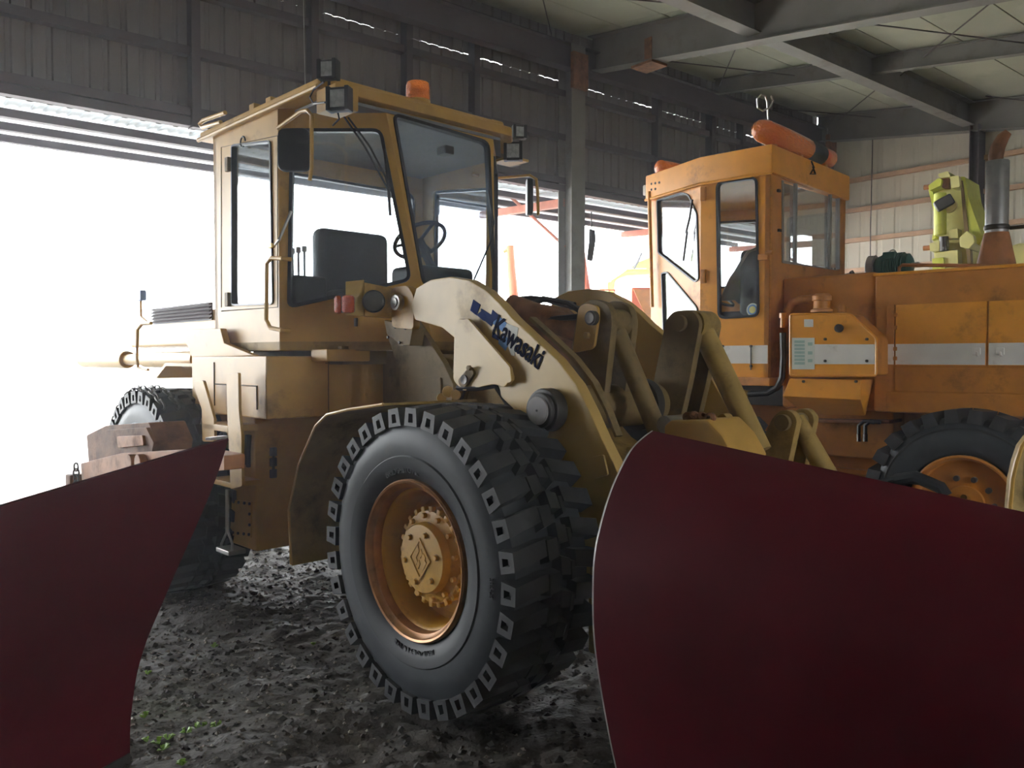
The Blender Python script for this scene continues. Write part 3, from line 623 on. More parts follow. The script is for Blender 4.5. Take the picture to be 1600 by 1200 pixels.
# coupler in front: block, jaws and the low bracket behind the right plough
MB().bx(.72, .80, .75, 1.75, .35, 1.30).bx(.60, .72, .62, .8, .30, .75).bx(.60, .72, 1.7, 1.88, .30, .75).build('coupler_frame', 'yellow_grime', L, bevel=.015)
P0 = on_v(K, [(1036, 664), (1046, 657), (1105, 655), (1128, 680), (1150, 720), (1036, 720)], .95); MB().prism(P0, (0, .3, 0)).build('coupler_block', 'yellow', L, bevel=.02)
a = K.v(1038, 664, .97); MB().cyl(a, a + np.array([.0, .26, 0]), .045, 16).build('coupler_pin', 'steel', L)
ck = bpy.data.meshes.new('x')
for i, (x, y) in enumerate(((1075, 652), (1086, 650), (1097, 652), (1110, 653))): MB().lathe([(.012, -.02), (.026, -.01), (.026, .01), (.012, .02), (.012, -.02)], 10).build('shackle', 'rust', L, loc=K.v(x, y, 1.0), rot=(i, .4 * i, 0))
P0 = on_v(K, rnd([(1120, 650), (1130, 645), (1142, 660), (1160, 700), (1130, 700)], 5), 1.15); MB().prism(P0, (0, .06, 0)).build('coupler_jaw', 'yellow_grime', L, bevel=.006)
lo = on_v(K, rnd([(1205, 655), (1218, 641), (1235, 641), (1246, 655), (1228, 740), (1170, 740)], 8), 1.85)
for k in (0, .2): MB().prism([(p[0], p[1] + k, p[2]) for p in lo], (0, .06, 0)).build('lower_bracket', 'yellow_grime', L, bevel=.006)
c = K.v(1225, 660, 1.85); MB().cyl(c - np.array([0, .03, 0]), c + np.array([0, .3, 0]), .045, 18).build('lower_pin', 'yellow_dirty', L, bevel=.004)
a = K.v(1243, 655, 2.0); b = K.v(1310, 770, 2.0); MB().cyl(a, b, .055, 14).build('lower_link', 'yellow_grime', L)
# decal on the arm
def dq(name, pts, m, d=.0025): return MB().prism(on_v(K, pts, .6195), (0, -d, 0)).build(name, m, L)
dq('logo_mark', [(740, 468), (751, 476), (745, 493), (735, 485)], 'decal_blue')
dq('logo_mark', [(752, 482), (768, 492), (770, 484), (782, 495), (772, 502), (768, 510), (752, 496)], 'decal_blue', .003)
dq('logo_mark', [(745, 492), (754, 485), (760, 494), (757, 502)], 'decal_blue', .0035)
dq('logo_square', [(775, 489), (792, 505), (786, 519), (770, 505)], 'decal_light')
dq('logo_square', [(792, 505), (810, 512), (804, 556), (799, 555), (786, 519)], 'decal_white', .0015)
dq('logo_square', [(770, 517), (782, 530), (791, 532), (790, 538), (769, 527)], 'decal_blue', .0015)
dq('logo_square', [(780, 528), (790, 524), (797, 533), (790, 548), (779, 537)], 'decal_light', .002)
a = K.v(768, 519, .616); b = K.v(841, 577, .616); up = K.v(772, 498, .616)
xd = b - a; t = text_obj('loader_lettering', 'Kawasaki', .155, 'decal_black', L, a, xd, up - a, .0015, xscale=1.0, bold=.0032)
w_ = max((Vector(v.co) - Vector(a)).dot(Vector(xd).normalized()) for v in t.data.vertices); s_ = float(np.linalg.norm(xd)) / w_
X = Vector(xd).normalized(); A0 = Vector(a)
for v in t.data.vertices: d = v.co - A0; v.co = A0 + d + X * d.dot(X) * (s_ - 1)
# front mudguard
fp = on_v(K, [(456, 884), (452, 800), (468, 728), (494, 668), (512, 650), (545, 642), (600, 634)], .0)
mb = MB(); n = len(fp)
mb.prism(list(fp) + [(p[0] - .012, p[1], p[2] + .012) for p in fp[::-1]], (0, .62, 0)); mb.build('front_mudguard', 'yellow_grime', L, smooth=50)
MB().tube([(p[0] - .006, p[1], p[2] + .006) for p in fp], .009, 6).build('mudguard_lip', 'yellow', L)
# ---- cab
U0, V0, ZB, ZT = -1.77, .28, 1.83, 3.37; UR = -2.74
AT = np.array([-1.2785, .7715, 3.37]); AB = np.array([-1.06, .99, 1.83])
P0 = np.array([U0, V0, 0]); ch = np.array([1, 1, 0]) / math.sqrt(2); nch = np.array([1, -1, 0]) / math.sqrt(2)    # chamfer dir, outward normal
wn = np.cross(AB - AT, [0, 1, 0]); wn /= np.linalg.norm(wn); wn = wn if wn[0] > 0 else -wn
hc = lambda pts: [K.hit(x, y, P0, nch) for x, y in pts]
hw = lambda pts: [K.hit(x, y, AT, wn) for x, y in pts]
hs = lambda pts: on_v(K, pts, V0)
T = .045
dwin = hs(rnd([(363, 226), (424, 219), (428, 476), (363, 478)], 6)); qwin = hc(rnd([(454, 201), (597, 201), (644, 439), (449, 483)], 15)); wwin = hw(rnd([(612, 176), (764, 221), (774, 459), (660, 448)], 14))
side = [(UR, V0, ZB), (U0, V0, ZB), (U0, V0, ZT), (UR, V0, ZT)]
quar = [(U0, V0, ZB), tuple(AB), tuple(AT), (U0, V0, ZT)]
wind = [tuple(AB), tuple(mir(AB)), tuple(mir(AT)), tuple(AT)]
def cabpanel(name, outer, hole, nrm, glass='glass', gw=.022):
    nrm = np.array(nrm, float); p = plate(name, outer, [hole], -nrm * T, 'yellow', L); window(hole, nrm, p, glass, gw=gw); return p
door = cabpanel('cab_door', [p for p in side], dwin, (0, -1, 0), gw=.012)
cabpanel('quarter_panel', quar, qwin, nch); cabpanel('windshield_panel', wind, wwin, wn, 'glass_windshield')
cabpanel('quarter_panel', [mir(p) for p in quar], [mir(p) for p in qwin], (nch[0], -nch[1], 0)); cabpanel('side_panel', [mir(p) for p in side], [mir(p) for p in hs(rnd([(352, 240), (428, 228), (432, 470), (352, 478)], 6))], (0, 1, 0))
rear = [(UR, V0, ZB), (UR, 2 * CV - V0, ZB), (UR, 2 * CV - V0, ZT), (UR, V0, ZT)]
rw = [(UR, p[0], p[1]) for p in rnd([(V0 + .12, 2.35), (2 * CV - V0 - .12, 2.35), (2 * CV - V0 - .12, 3.18), (V0 + .12, 3.18)], .1)]
cabpanel('rear_panel', rear, rw, (-1, 0, 0))
plan = [(UR, V0), (U0, V0), (AB[0], AB[1]), (AB[0], 2 * CV - AB[1]), (U0, 2 * CV - V0), (UR, 2 * CV - V0)]
MB().prism([(u, v, ZB - .06) for u, v in plan], (0, 0, .07)).build('cab_floor', 'yellow_grime', L, bevel=.01)
rp = [(-2.93, .26), (-1.23, .26), (-1.20, .30), (-1.20, 2 * CV - .66), (-1.62, 2 * CV - .24), (-2.93, 2 * CV - .24)]
MB().prism([(u, v, ZT - .03) for u, v in rp], (0, 0, .07)).build('cab_roof', 'yellow', L, bevel=.015)
MB().prism([(u * .97 - .06, CV + (v - CV) * .9, ZT + .035) for u, v in rp], (0, 0, .03)).build('roof_cap', 'yellow', L, bevel=.01)
MB().prism([(u * .95 - .12, CV + (v - CV) * .90, ZT - .06) for u, v in rp], (0, 0, .02)).build('headliner', 'headliner_grey', L)
MB().tube([(-2.93, .25, ZT - .02), (-1.22, .25, ZT - .02)], .016, 8).build('roof_gutter', 'yellow', L)
MB().bx(UR + .05, -1.45, .55, 2 * CV - .55, 1.68, 1.80).build('cab_mount', 'yellow_dirty', L)
MB().bx(-1.62, -1.42, .42, .75, 1.70, 1.78).build('mount_block', 'yellow', L, bevel=.01)
MB().bx(-1.5, -1.1, .9, 1.6, 1.2, 1.78).build('frame_riser', 'yellow_dirty', L, bevel=.01)
# roof rail, blocks, door furniture
P = [K.v(x, y, .30) for x, y in ((352, 176), (318, 188), (312, 194), (316, 199), (345, 191))]; MB().tube(P, .016, 8).build('roof_rail', 'yellow', L)
for x, y in ((424, 160), (398, 170)): MB().box(K.v(x, y, .30), (.07, .05, .06)).build('roof_lug', 'yellow', L, bevel=.006)
P = on_v(K, [(441, 404), (424, 403), (417, 412), (416, 500), (422, 512), (440, 516)], .22); MB().tube([np.array([P[0][0], V0, P[0][2]])] + list(P) + [np.array([P[-1][0], V0, P[-1][2]])], .014, 8).build('grab_handle', 'yellow', L)
for y in (257, 468): MB().box(K.v(356, y, V0 - .015), (.05, .03, .10)).build('door_hinge', 'yellow_dirty', L, bevel=.006)
c = K.v(382, 222, V0); MB().tube([c + np.array([.035 * math.cos(t), -.012, .035 * math.sin(t)]) for t in np.linspace(0, 5, 12)], .006, 6).build('door_ring', 'black', L)
MB().tube([K.v(455, 330, .27), K.v(436, 375, .2), K.v(430, 382, .2)], .01, 6).build('door_stay', 'steel', L); MB().box(K.v(424, 384, .22), (.06, .03, .03)).build('door_latch', 'brass', L, bevel=.006)
MB().tube(hs([(346, 480), (346, 230), (434, 212), (434, 480), (346, 486)]), .004, 4).build('door_seam', 'yellow_dirty', L)
# near mirror
P = [K.v(x, y, .2) for x, y in ((434, 200), (470, 174), (480, 172), (487, 180), (487, 262), (484, 282))]; MB().tube(P, .012, 8).build('mirror_arm', 'yellow', L)
c = K.v(458, 233, .17); M = Matrix.Rotation(-.75, 3, 'Z')
mo = [(x, 0, z) for x, z in rnd([(-.10, -.13), (.10, -.13), (.10, .13), (-.10, .13)], .05)]
MB().prism(mo, (0, .05, 0)).build('mirror', 'black', L, bevel=.012, loc=c, rot=(0, 0, .75))
# far mirror
P = [K.v(x, y, 2.35) for x, y in ((772, 279), (828, 274), (838, 280), (840, 300), (841, 336))]; MB().tube([np.array([P[0][0], 2.1, P[0][2]])] + list(P), .012, 8).build('mirror_arm', 'yellow', L)
c = K.v(832, 308, 2.35); MB().prism([(x, 0, z) for x, z in rnd([(-.085, -.145), (.085, -.145), (.085, .145), (-.085, .145)], .07)], (0, .05, 0)).build('mirror', 'black', L, bevel=.012, loc=c, rot=(0, 0, 2.45))
# work lamps and beacon
def work_lamp(px, py, v, s, rz, name='work_lamp', lens='lamp_glass'):
    o = MB().box((0, 0, 0), (s, .06, s)).build(name, 'black', L, bevel=.012, loc=K.v(px, py, v), rot=(0, 0, rz))
    MB().box((0, -.032, 0), (s * .74, .008, s * .74)).build('lamp_lens', lens, o, bevel=.003)
    for k in (-1, 1): MB().bx(k * s * .42 - .012, k * s * .42 + .012, -.045, .03, -s * .5, s * .5).build('lamp_bezel', 'black', o, bevel=.003)
    return o
face = math.radians(20)
MB().box(K.v(527, 158, .34), (.22, .16, .14)).build('lamp_box', 'yellow', L, bevel=.01)
work_lamp(531, 156, .22, .135, .60); work_lamp(514, 110, .28, .115, .60)
MB().tube([K.v(514, 124, .3), K.v(514, 140, .3)], .01, 6).build('lamp_stem', 'black', L)
P = [K.v(x, y, .24) for x, y in ((506, 128), (490, 140), (484, 152), (490, 162), (508, 160))]; MB().tube(P, .006, 6).build('lamp_cable', 'black', L)
MB().tube([K.v(x, y, .3) for x, y in ((528, 176), (530, 186), (520, 196))], .006, 6).build('lamp_cable', 'black', L)
MB().box(K.v(786, 240, 2.2), (.12, .3, .16)).build('lamp_box', 'yellow_dirty', L, bevel=.01); work_lamp(802, 237, 2.0, .14, .75); work_lamp(811, 207, 2.1, .10, 1.0)
MB().box(K.v(770, 210, 2.12), (.12, .12, .2)).build('lamp_box', 'yellow', L, bevel=.01)
MB().box(K.v(797, 252, 2.15), (.22, .2, .02)).build('lamp_shelf', 'yellow', L, bevel=.004)
c = np.array([-1.2, 1.14, ZT + .08]); c = K.v(653, 168, 1.14)
bc = MB().lathe([(.0, 0), (.088, 0), (.085, .045), (.0, .045)], 28, c, 'z').build('beacon_base', 'yellow', L)
MB().lathe([(.0, .045), (.084, .045), (.082, .145), (.076, .165), (.0, .168)], 28, c, 'z').build('beacon_dome', 'amber', bc)
MB().lathe([(.001, .06), (.03, .06), (.05, .12), (.001, .12)], 16, c, 'z').build('beacon_reflector', 'amber_red', bc)
# wipers
for pts, pl in ((((536, 180), (572, 232), (609, 300), (612, 338)), hc), (((546, 186), (580, 232), (604, 278), (609, 300)), hc), (((758, 300), (766, 350), (762, 378), (735, 440)), hw)):
    P = [p + (nch if pl is hc else wn) * .035 for p in pl(pts)]; MB().tube(P, .007, 6).build('wiper_arm', 'black', L)
MB().tube([p + nch * .03 for p in hc(((602, 235), (607, 280), (611, 338)))], .011, 6).build('wiper_blade', 'black', L)
# interior
s = K.v(570, 400, 1.30)
def boxy(name, x0, x1, y0, y1, z0, z1, m, bev): return MB().bx(x0, x1, y0, y1, z0, z1).build(name, m, L, bevel=bev, seg=3)
boxy('seat_cushion', -2.35, -1.82, .95, 1.55, 2.10, 2.24, 'seat', .05); boxy('seat_back', -2.50, -2.34, .93, 1.57, 2.16, 2.72, 'seat', .06); boxy('seat_base', -2.3, -1.9, 1.0, 1.5, 1.85, 2.1, 'black', .02)
boxy('side_console', -2.5, -1.80, .40, .66, 1.85, 2.28, 'seat', .03); boxy('dashboard', -1.55, -1.22, 1.0, 1.5, 1.85, 2.35, 'black', .04)
for du in (0, .08, .16): MB().tube([(-1.90 - du, .54, 2.27), (-1.90 - du, .54, 2.46)], .009, 6).cyl((-1.90 - du, .54, 2.45), (-1.90 - du, .54, 2.49), .017, 10).build('control_lever', 'steel', L)
c = np.array([-1.53, 1.25, 2.56]); tl = Matrix.Rotation(-.6, 3, 'Y')
sw = MB().tube([Vector(c) + tl @ Vector((.19 * math.cos(t), .19 * math.sin(t), 0)) for t in np.linspace(0, 2 * math.pi, 28)[:-1]], .015, 8, True)
for t in (0, 2.1, 4.2): sw.tube([Vector(c), Vector(c) + tl @ Vector((.19 * math.cos(t), .19 * math.sin(t), 0))], .012, 6)
sw.build('steering_wheel', 'black', L); MB().cyl(c, (-1.36, 1.25, 2.3), .03, 10).build('steering_column', 'black', L)
c = K.v(696, 236, 1.3); MB().box((0, 0, 0), (.10, .08, .06)).build('cab_radio', 'black', L, bevel=.01, loc=c)
# ---- step box, lower box, ladder
BU0, BU1 = K.v(299, 560, .1)[0], K.v(416, 560, .1)[0]
MB().bx(BU0, BU1, .10, 1.25, 1.335, 1.735).build('step_box', 'yellow', L, bevel=.012)
for x0, y0, x1, y1 in ((335, 566, 402, 640),):
    a, b = K.v(x0, y0, .1), K.v(x1, y1, .1)
    for p, q in (((a[0], a[2]), (a[0], b[2])), ((a[0], (a[2] + b[2]) / 2), (b[0], (a[2] + b[2]) / 2)), ((b[0], (a[2] + b[2]) / 2), (b[0], b[2]))): MB().tube([(p[0], .097, p[1]), (q[0], .097, q[1])], .004, 4).build('box_seam', 'yellow_dirty', L)
u = BU1; MB().bx(u - .002, u + .004, .54, .546, 1.34, 1.73).build('box_seam', 'yellow_dirty', L); MB().bx(u - .002, u + .004, .52, .95, 1.685, 1.692).build('box_seam', 'yellow_dirty', L)
LU = K.v(400, 868, .2)[0]
MB().bx(LU - .75, LU, .20, .80, .42, 1.34).build('tank_box', 'yellow', L, bevel=.02)
ap = on_v(K, [(362, 780), (395, 784), (394, 840), (361, 836)], .2); acp = MB().prism(ap, (0, -.012, 0)).build('access_plate', 'yellow', L, bevel=.003)
bo2 = bolt_mesh(.011, .012); bo2.materials.append(MATS['dark_steel'])
for q in ((366, 784), (374, 785), (383, 786), (391, 787), (391, 803), (391, 820), (390, 835), (382, 834), (373, 833), (365, 832)): inst('plate_bolt', bo2, acp, loc=K.v(*q, .187))
u = LU
for y in (706, 722, 740): MB().box(K.u(427, y, u + .01), (.02, .05, .06)).build('hinge', 'dark_steel', L, bevel=.006)
MB().tube([K.u(428, 700, u + .015), K.u(427, 745, u + .015)], .01, 8).build('hinge_pin', 'dark_steel', L)
MB().box(K.v(388, 705, .19), (.03, .03, .22)).build('hose_clamp', 'grease', L, bevel=.008); MB().tube([K.v(388, 680, .18), K.v(386, 715, .18), K.v(384, 724, .18)], .022, 8).build('hydraulic_hose', 'grease', L)
st1 = on_v(K, rnd([(353, 584), (372, 582), (373, 640), (377, 680), (378, 760), (360, 765), (357, 690), (355, 655)], 3), -.03)
MB().prism(st1, (0, .02, 0)).build('ladder_rail', 'yellow', L, bevel=.003)
st2 = on_v(K, rnd([(300, 596), (317, 594), (334, 654), (335, 690), (316, 690), (315, 640)], 3), -.03)
MB().prism(st2, (0, .02, 0)).build('ladder_rail', 'yellow', L, bevel=.003)
for (x0, x1, y0, y1) in ((315, 356, 660, 676), (326, 360, 746, 763)):
    a = K.v(x0, y0, -.03); b = K.v(x1, y1, -.03); MB().bx(a[0], b[0], -.03, .18, min(a[2], b[2]), max(a[2], b[2])).build('step_tread', 'yellow', L, bevel=.006)
MB().tube([K.v(354, 765, -.02), K.v(354, 832, -.02), K.v(346, 850, -.02), K.v(345, 862, -.02)], .009, 6).tube([K.v(356, 765, -.02), K.v(356, 830, -.02), K.v(363, 850, -.02), K.v(362, 866, -.02)], .009, 6).build('stirrup_strap', 'steel', L)
a = K.v(344, 862, -.03); b = K.v(364, 868, -.03); MB().bx(a[0], b[0], -.06, .06, b[2], b[2] + .03).build('stirrup_tread', 'steel', L, bevel=.005)
# ---- rear mudguard, hood, louvres, rear pipe
q = on_v(K, [(285, 515), (344, 513), (350, 536), (398, 556), (300, 560), (290, 535)], .2); MB().prism(q, (0, .05, 0)).build('rear_mudguard', 'yellow', L, bevel=.008)
ru = K.v(285, 515, .2)
MB().prism([(-3.55, .15, 1.56), (-3.35, .15, 1.66), (-2.55, .15, 1.66), (-2.55, .15, 1.68), (-3.36, .15, 1.685), (-3.57, .15, 1.58)], (0, .6, 0)).build('mudguard_top', 'yellow', L)
hv = .45; h0 = K.v(233, 505, hv); h1 = K.v(333, 478, hv)
MB().prism([(-5.0, hv, 1.82), (UR - .05, hv, 1.82), (UR - .05, hv, 2.13), (-4.8, hv, 2.05), (-5.0, hv, 1.95)], (0, 2 * (CV - hv), 0)).build('engine_hood', 'yellow', L, bevel=.03)
a = K.v(241, 500, hv); b = K.v(333, 480, hv); lv = MB().bx(a[0], b[0], hv - .012, hv - .002, a[2] - .04, b[2] + .04).build('louvre_panel', 'black', L)
for i in range(5):
    z = a[2] - .02 + i * (b[2] - a[2] + .05) / 4; MB().box(((a[0] + b[0]) / 2, hv - .02, z), (b[0] - a[0], .03, .008), Matrix.Rotation(.6, 3, 'X')).build('louvre_slat', 'frame_dark', lv)
PV = .32; a = K.v(132, 562, PV); b = K.v(200, 562, PV); c = K.v(310, 562, PV)
MB().cyl(a, b, .080, 24).build('rear_cylinder', 'yellow', L, bevel=.015); MB().cyl(b, c, .05, 20).build('rear_cylinder_rod', 'yellow', L); a = K.v(228, 562, PV); MB().cyl(a, c, .068, 20).build('rear_cylinder_sleeve', 'yellow', L, bevel=.01)
P = on_v(K, [(236, 505), (222, 506), (215, 515), (214, 560), (216, 575), (232, 578)], -.02); MB().tube(P, .012, 8).build('rear_handrail', 'yellow', L)
c = K.v(220, 462, .6); MB().box(c, (.14, .06, .10)).build('blue_lamp', 'blue_plastic', L, bevel=.01); MB().tube([c, (c[0], c[1], c[2] - .2), (max(c[0], -4.7), c[1], 1.98)], .012, 6).build('lamp_stalk', 'yellow', L)
# ---- chain on the rear tyre
ln = MB().tube([(.034 * math.cos(t) + (.016 if math.cos(t) > 0 else -.016), 0, .022 * math.sin(t)) for t in np.linspace(0, 2 * math.pi, 14)[:-1]], .007, 5, True).mesh('chain_link'); ln.materials.append(MATS['dark_steel'])
chn = K.empty('tyre_chain'); tag(chn, 'dark steel snow chain draped over the top of the rear tyre', 'chain')
k = 0
for yv in (-.16, -.06):
    for i in range(26):
        a = math.radians(60 + i * 4.6); R_ = .758; M = Matrix.Translation((-3.0 + R_ * math.cos(a), yv, .7425 + R_ * math.sin(a))) @ Matrix.Rotation(math.pi / 2 - a, 4, 'Y') @ Matrix.Rotation((k % 2) * 1.2, 4, 'X'); inst('chain_link', ln, chn, M=M); k += 1

# ================================================================ ORANGE MACHINE
O = G.empty('orange_loader'); tag(O, 'orange wheeled machine with white waist stripe, boxy cab and grey exhaust stack', 'loader')
def gv(pts, v): return on_v(G, pts, v)
R2 = .68
def lug2():
    mb = MB(); return lug_mesh('tread_lug', .585, R2, -.012, .26, .070, -.25, False, .0)
l2 = lug2(); l2.materials.append(MATS['rubber']); l2b = lug_mesh('tread_lug', .585, R2, .492, .22, .070, .25, False, 0); l2b.materials.append(MATS['rubber'])
def tyre_orange(loc, rot):
    prof = [(.335, .06), (.36, .02), (.42, -.012), (.50, -.015), (.57, .0), (.605, .03), (.625, .09), (.628, .24)]
    prof = prof + [(r, .48 - y) for r, y in prof[-2::-1]]
    t = MB().lathe(prof, 80).build('tyre', 'rubber_side', O, loc=loc, rot=rot, smooth=40)
    for i in range(26):
        inst('tread_lug', l2, t, M=Matrix.Rotation(-i * 2 * math.pi / 26, 4, 'Y')); inst('tread_lug', l2b, t, M=Matrix.Rotation(-(i + .5) * 2 * math.pi / 26, 4, 'Y'))
    MB().lathe([(.535, -.012), (.548, -.014), (.552, -.008)], 80).build('sidewall_rib', 'rubber', t)
    r = MB().lathe([(.352, .05), (.352, .005), (.340, -.002), (.330, .005), (.322, .04), (.318, .09), (.305, .10), (.13, .085), (.125, .06), (.0, .055)], 56).build('rim', 'orange_dirty', O, loc=loc, rot=rot)
    wb_ = bolt_mesh(.022, .035, 8, 'wheel_nut'); wb_.materials.append(MATS['dark_steel'])
    for i in range(10):
        a = 2 * math.pi * i / 10; inst('wheel_nut', wb_, r, loc=(.185 * math.cos(a), .095, .185 * math.sin(a)))
    MB().cyl((.02, .06, .04), (.02, -.04, .06), .022, 12).build('hub_valve', 'chrome', r)
cw = G.v(1503, 790, 0)
# wheels turn about the v axis; local y points away from the viewer for them
tyre_orange((cw[0], 0, R2), (0, 0, math.pi)); tyre_orange((cw[0] + 2.55, -.05, R2), (0, 0, math.pi)); tyre_orange((cw[0], -2.25, R2), (0, 0, 0)); tyre_orange((cw[0] + 2.55, -2.25, R2), (0, 0, 0))
u0 = cw[0]
MB().cyl((u0, -.3, R2), (u0, -2.0, R2), .13, 14).build('rear_axle', 'orange_dirty', O); MB().cyl((u0 + 2.55, -.3, R2), (u0 + 2.55, -2.0, R2), .13, 14).build('front_axle', 'orange_dirty', O)
MB().bx(-1.6, 3.6, -1.5, -.7, .62, 1.31).bx(.6, 1.5, -1.6, -.45, .9, 1.32).build('chassis', 'orange_dirty', O, bevel=.02)
MB().bx(.65, 1.55, -.62, -.55, .78, 1.02).bx(.65, 1.55, -.62, -.48, .98, 1.02).bx(.65, 1.55, -.62, -.48, .76, .80).build('chassis_side_rail', 'orange_dirty', O, bevel=.008)
# engine body
HV = -.25
zt = G.v(1390, 428, HV)[2]
q0 = G.v(1215, 650, HV); ub = G.v(1366, 500, HV)[0]
MB().bx(-1.7, ub, -2.0, HV, 1.30, zt).build('engine_body', 'orange_dirty', O, bevel=.02)
MB().bx(ub, 1.47, -2.0, HV - .04, 1.30, zt + .03).build('front_body', 'orange_dirty', O, bevel=.03)
MB().bx(-1.72, ub + .01, -2.02, HV + .015, zt - .012, zt + .012).build('hood_lid', 'orange', O, bevel=.006)
def panel(name, x0, x1, y0, y1, m, d=.014, r=2): 
    return MB().prism(gv(rnd([(x0, y0), (x1, y0), (x1, y1), (x0, y1)], r), HV), (0, d, 0)).build(name, m, O, bevel=.004)
za = G.v(1460, 474, HV)[2]; zb_ = G.v(1460, 571, HV)[2]; zs = G.v(1460, 537, HV)[2]; z3 = G.v(1460, 575, HV)[2]; z4 = G.v(1460, 612, HV)[2]
us = [G.v(x, 520, HV)[0] for x in (1400, 1542, 1545)]
for ua, ub2 in ((us[0], us[1]), (us[2], us[2] - .75), (us[2] - .76, us[2] - 1.4)):
    p = MB().bx(ub2, ua, HV, HV + .014, zb_, za).build('side_panel', 'orange', O, bevel=.004)
    MB().bx(ub2 + .004, ua - .004, HV + .013, HV + .0155, zb_ + .006, zs).build('white_stripe', 'white_paint', p)
p = MB().bx(us[0] + .01, us[0] + .07, HV, HV + .010, zb_, za).build('side_panel', 'orange_dirty', O, bevel=.003); MB().bx(us[0] + .01, us[0] + .068, HV + .009, HV + .0115, zb_ + .006, zs).build('white_stripe', 'white_paint', p)
MB().bx(us[2] - 1.4, us[0], HV, HV + .012, z4, z3).build('lower_panel', 'orange_dirty', O, bevel=.004); MB().bx(us[2] - 1.4, us[0] + .06, HV, HV + .008, 1.31, z4 - .01).build('lower_panel', 'orange_dirty', O, bevel=.004)
for x in (1526, 1563): 
    c = G.v(x, 549, HV + .02); o = MB().box(c, (.05, .02, .05)).tube([c, c + np.array([-.01, .025, -.035])], .01, 6).build('panel_latch', 'white_paint', O, bevel=.004)
for y in (492, 512, 545, 560): MB().box(G.v(1399, y, HV + .01), (.03, .02, .03)).build('panel_hinge', 'orange_dirty', O, bevel=.004)
MB().box(G.v(1421, 629, HV + .004), (.10, .006, .06)).build('worn_label', 'label_pale', O)
MB().box(G.v(1420, 586, HV + .014), (.08, .004, .04)).build('worn_label', 'orange_dirty', O)
# tank
TV = 0.0
tk = gv(rnd([(1236, 491), (1330, 491), (1370, 528), (1370, 587), (1236, 587)], 5), TV)
MB().prism([(p[0], HV, p[2]) for p in tk], (0, TV - HV, 0)).build('tank_body', 'orange_dirty', O, bevel=.02)
tf = MB().prism(tk, (0, .015, 0)).build('tank_face', 'orange', O, bevel=.006)
MB().tube([p + np.array([0, .012, 0]) for p in tk], .010, 6, True).build('tank_rim', 'orange', O)
MB().prism(gv([(1272, 538), (1368, 538), (1368, 569), (1272, 569)], TV), (0, .018, 0)).build('white_stripe', 'white_paint', tf)
MB().prism(gv([(1239, 528), (1274, 528), (1274, 577), (1239, 577)], TV), (0, .0195, 0)).build('instruction_plate', 'label_pale', tf)
for i in range(7): MB().prism(gv([(1243, 532 + i * 5.6), (1259, 532 + i * 5.6), (1259, 536 + i * 5.6), (1243, 536 + i * 5.6)], TV), (0, .021, 0)).build('plate_print', 'teal_print', tf)
for y in (535, 549, 561): MB().prism(gv([(1264, y), (1271, y), (1271, y + 5), (1264, y + 5)], TV), (0, .021, 0)).build('plate_print', 'teal_print', tf)
MB().prism(gv([(1258, 499), (1272, 499), (1272, 511), (1258, 511)], TV), (0, .0195, 0)).build('small_label', 'white_paint', tf)
c = G.v(1312, 513, .015); MB().cyl(c, c + np.array([0, .03, 0]), .032, 16).cyl(c + np.array([0, .03, 0]), c + np.array([0, .035, 0]), .02, 12).build('sight_plug', 'dark_steel', tf, bevel=.004)
bb = MB().cyl((0, 0, 0), (0, .014, 0), .012, 6).mesh('tank_bolt'); bb.materials.append(MATS['dark_steel'])
for q in ((1290, 530), (1290, 564), (1355, 530), (1355, 564)): inst('tank_bolt', bb, tf, loc=G.v(*q, .015))
c = G.v(1284, 488, -.12); f = MB().lathe([(0, 0), (.085, 0), (.085, .02), (.065, .03), (.065, .09), (.075, .095), (.075, .13), (.05, .15), (0, .15)], 24, c, 'z').build('filler_neck', 'orange_dirty', O)
c = G.v(1316, 488, -.12); MB().lathe([(0, 0), (.03, 0), (.03, .04), (.018, .06), (0, .06)], 14, c, 'z').build('breather', 'orange_dirty', O)
P = gv([(1230, 510), (1231, 485), (1238, 473), (1252, 468), (1272, 467)], -.18); MB().tube(P, .035, 12).build('filler_pipe', 'orange_dirty', O)
c = G.v(1223, 512, -.06); MB().cyl(c, c + np.array([0, 0, .09]), .02, 8).cyl(c + np.array([0, 0, .08]), c + np.array([0, 0, .12]), .028, 6).build('hose_union', 'orange', O)
P = gv([(1223, 520), (1224, 560), (1222, 590), (1214, 606), (1200, 614), (1170, 616)], -.06); MB().tube(P, .026, 10).build('thick_hose', 'black', O)
for x, y in ((1140, 606), (1152, 612), (1160, 614)): MB().cyl(G.v(x, y, -.1), G.v(x + 12, y + 2, -.1), .03, 8).build('hose_fitting', 'brass', O, bevel=.004)
lb = [(1234, 591), (1345, 593), (1345, 625), (1222, 619)]
b1 = gv(lb, -.02); b2 = [G.v(1352, 650, -.30), G.v(1258, 648, -.30)]
MB().add([*b1, *[(p[0], -.35, p[2]) for p in b1[:2]], *b2], [(0, 1, 2, 3), (4, 5, 1, 0), (3, 2, 6, 7), (0, 3, 7, 4), (1, 5, 6, 2), (4, 7, 6, 5)]).build('lower_box', 'orange', O, bevel=.008)
for x in (1256, 1338): inst('box_bolt', bb, O, loc=G.v(x, 596, -.02))
MB().prism(gv([(1262, 655), (1390, 657), (1390, 662), (1262, 660)], -.3), (0, -.3, 0)).build('frame_ledge', 'rust', O, bevel=.004)
for x in (1342, 1352): MB().tube(gv([(x, 690), (x, 665), (x + 8, 658), (x + 24, 660)], -.28), .016, 8).build('hydraulic_hose', 'black', O)
for x in (1342, 1352): MB().cyl(G.v(x, 690, -.28), G.v(x, 678, -.28), .019, 8).build('hose_fitting', 'chrome', O)
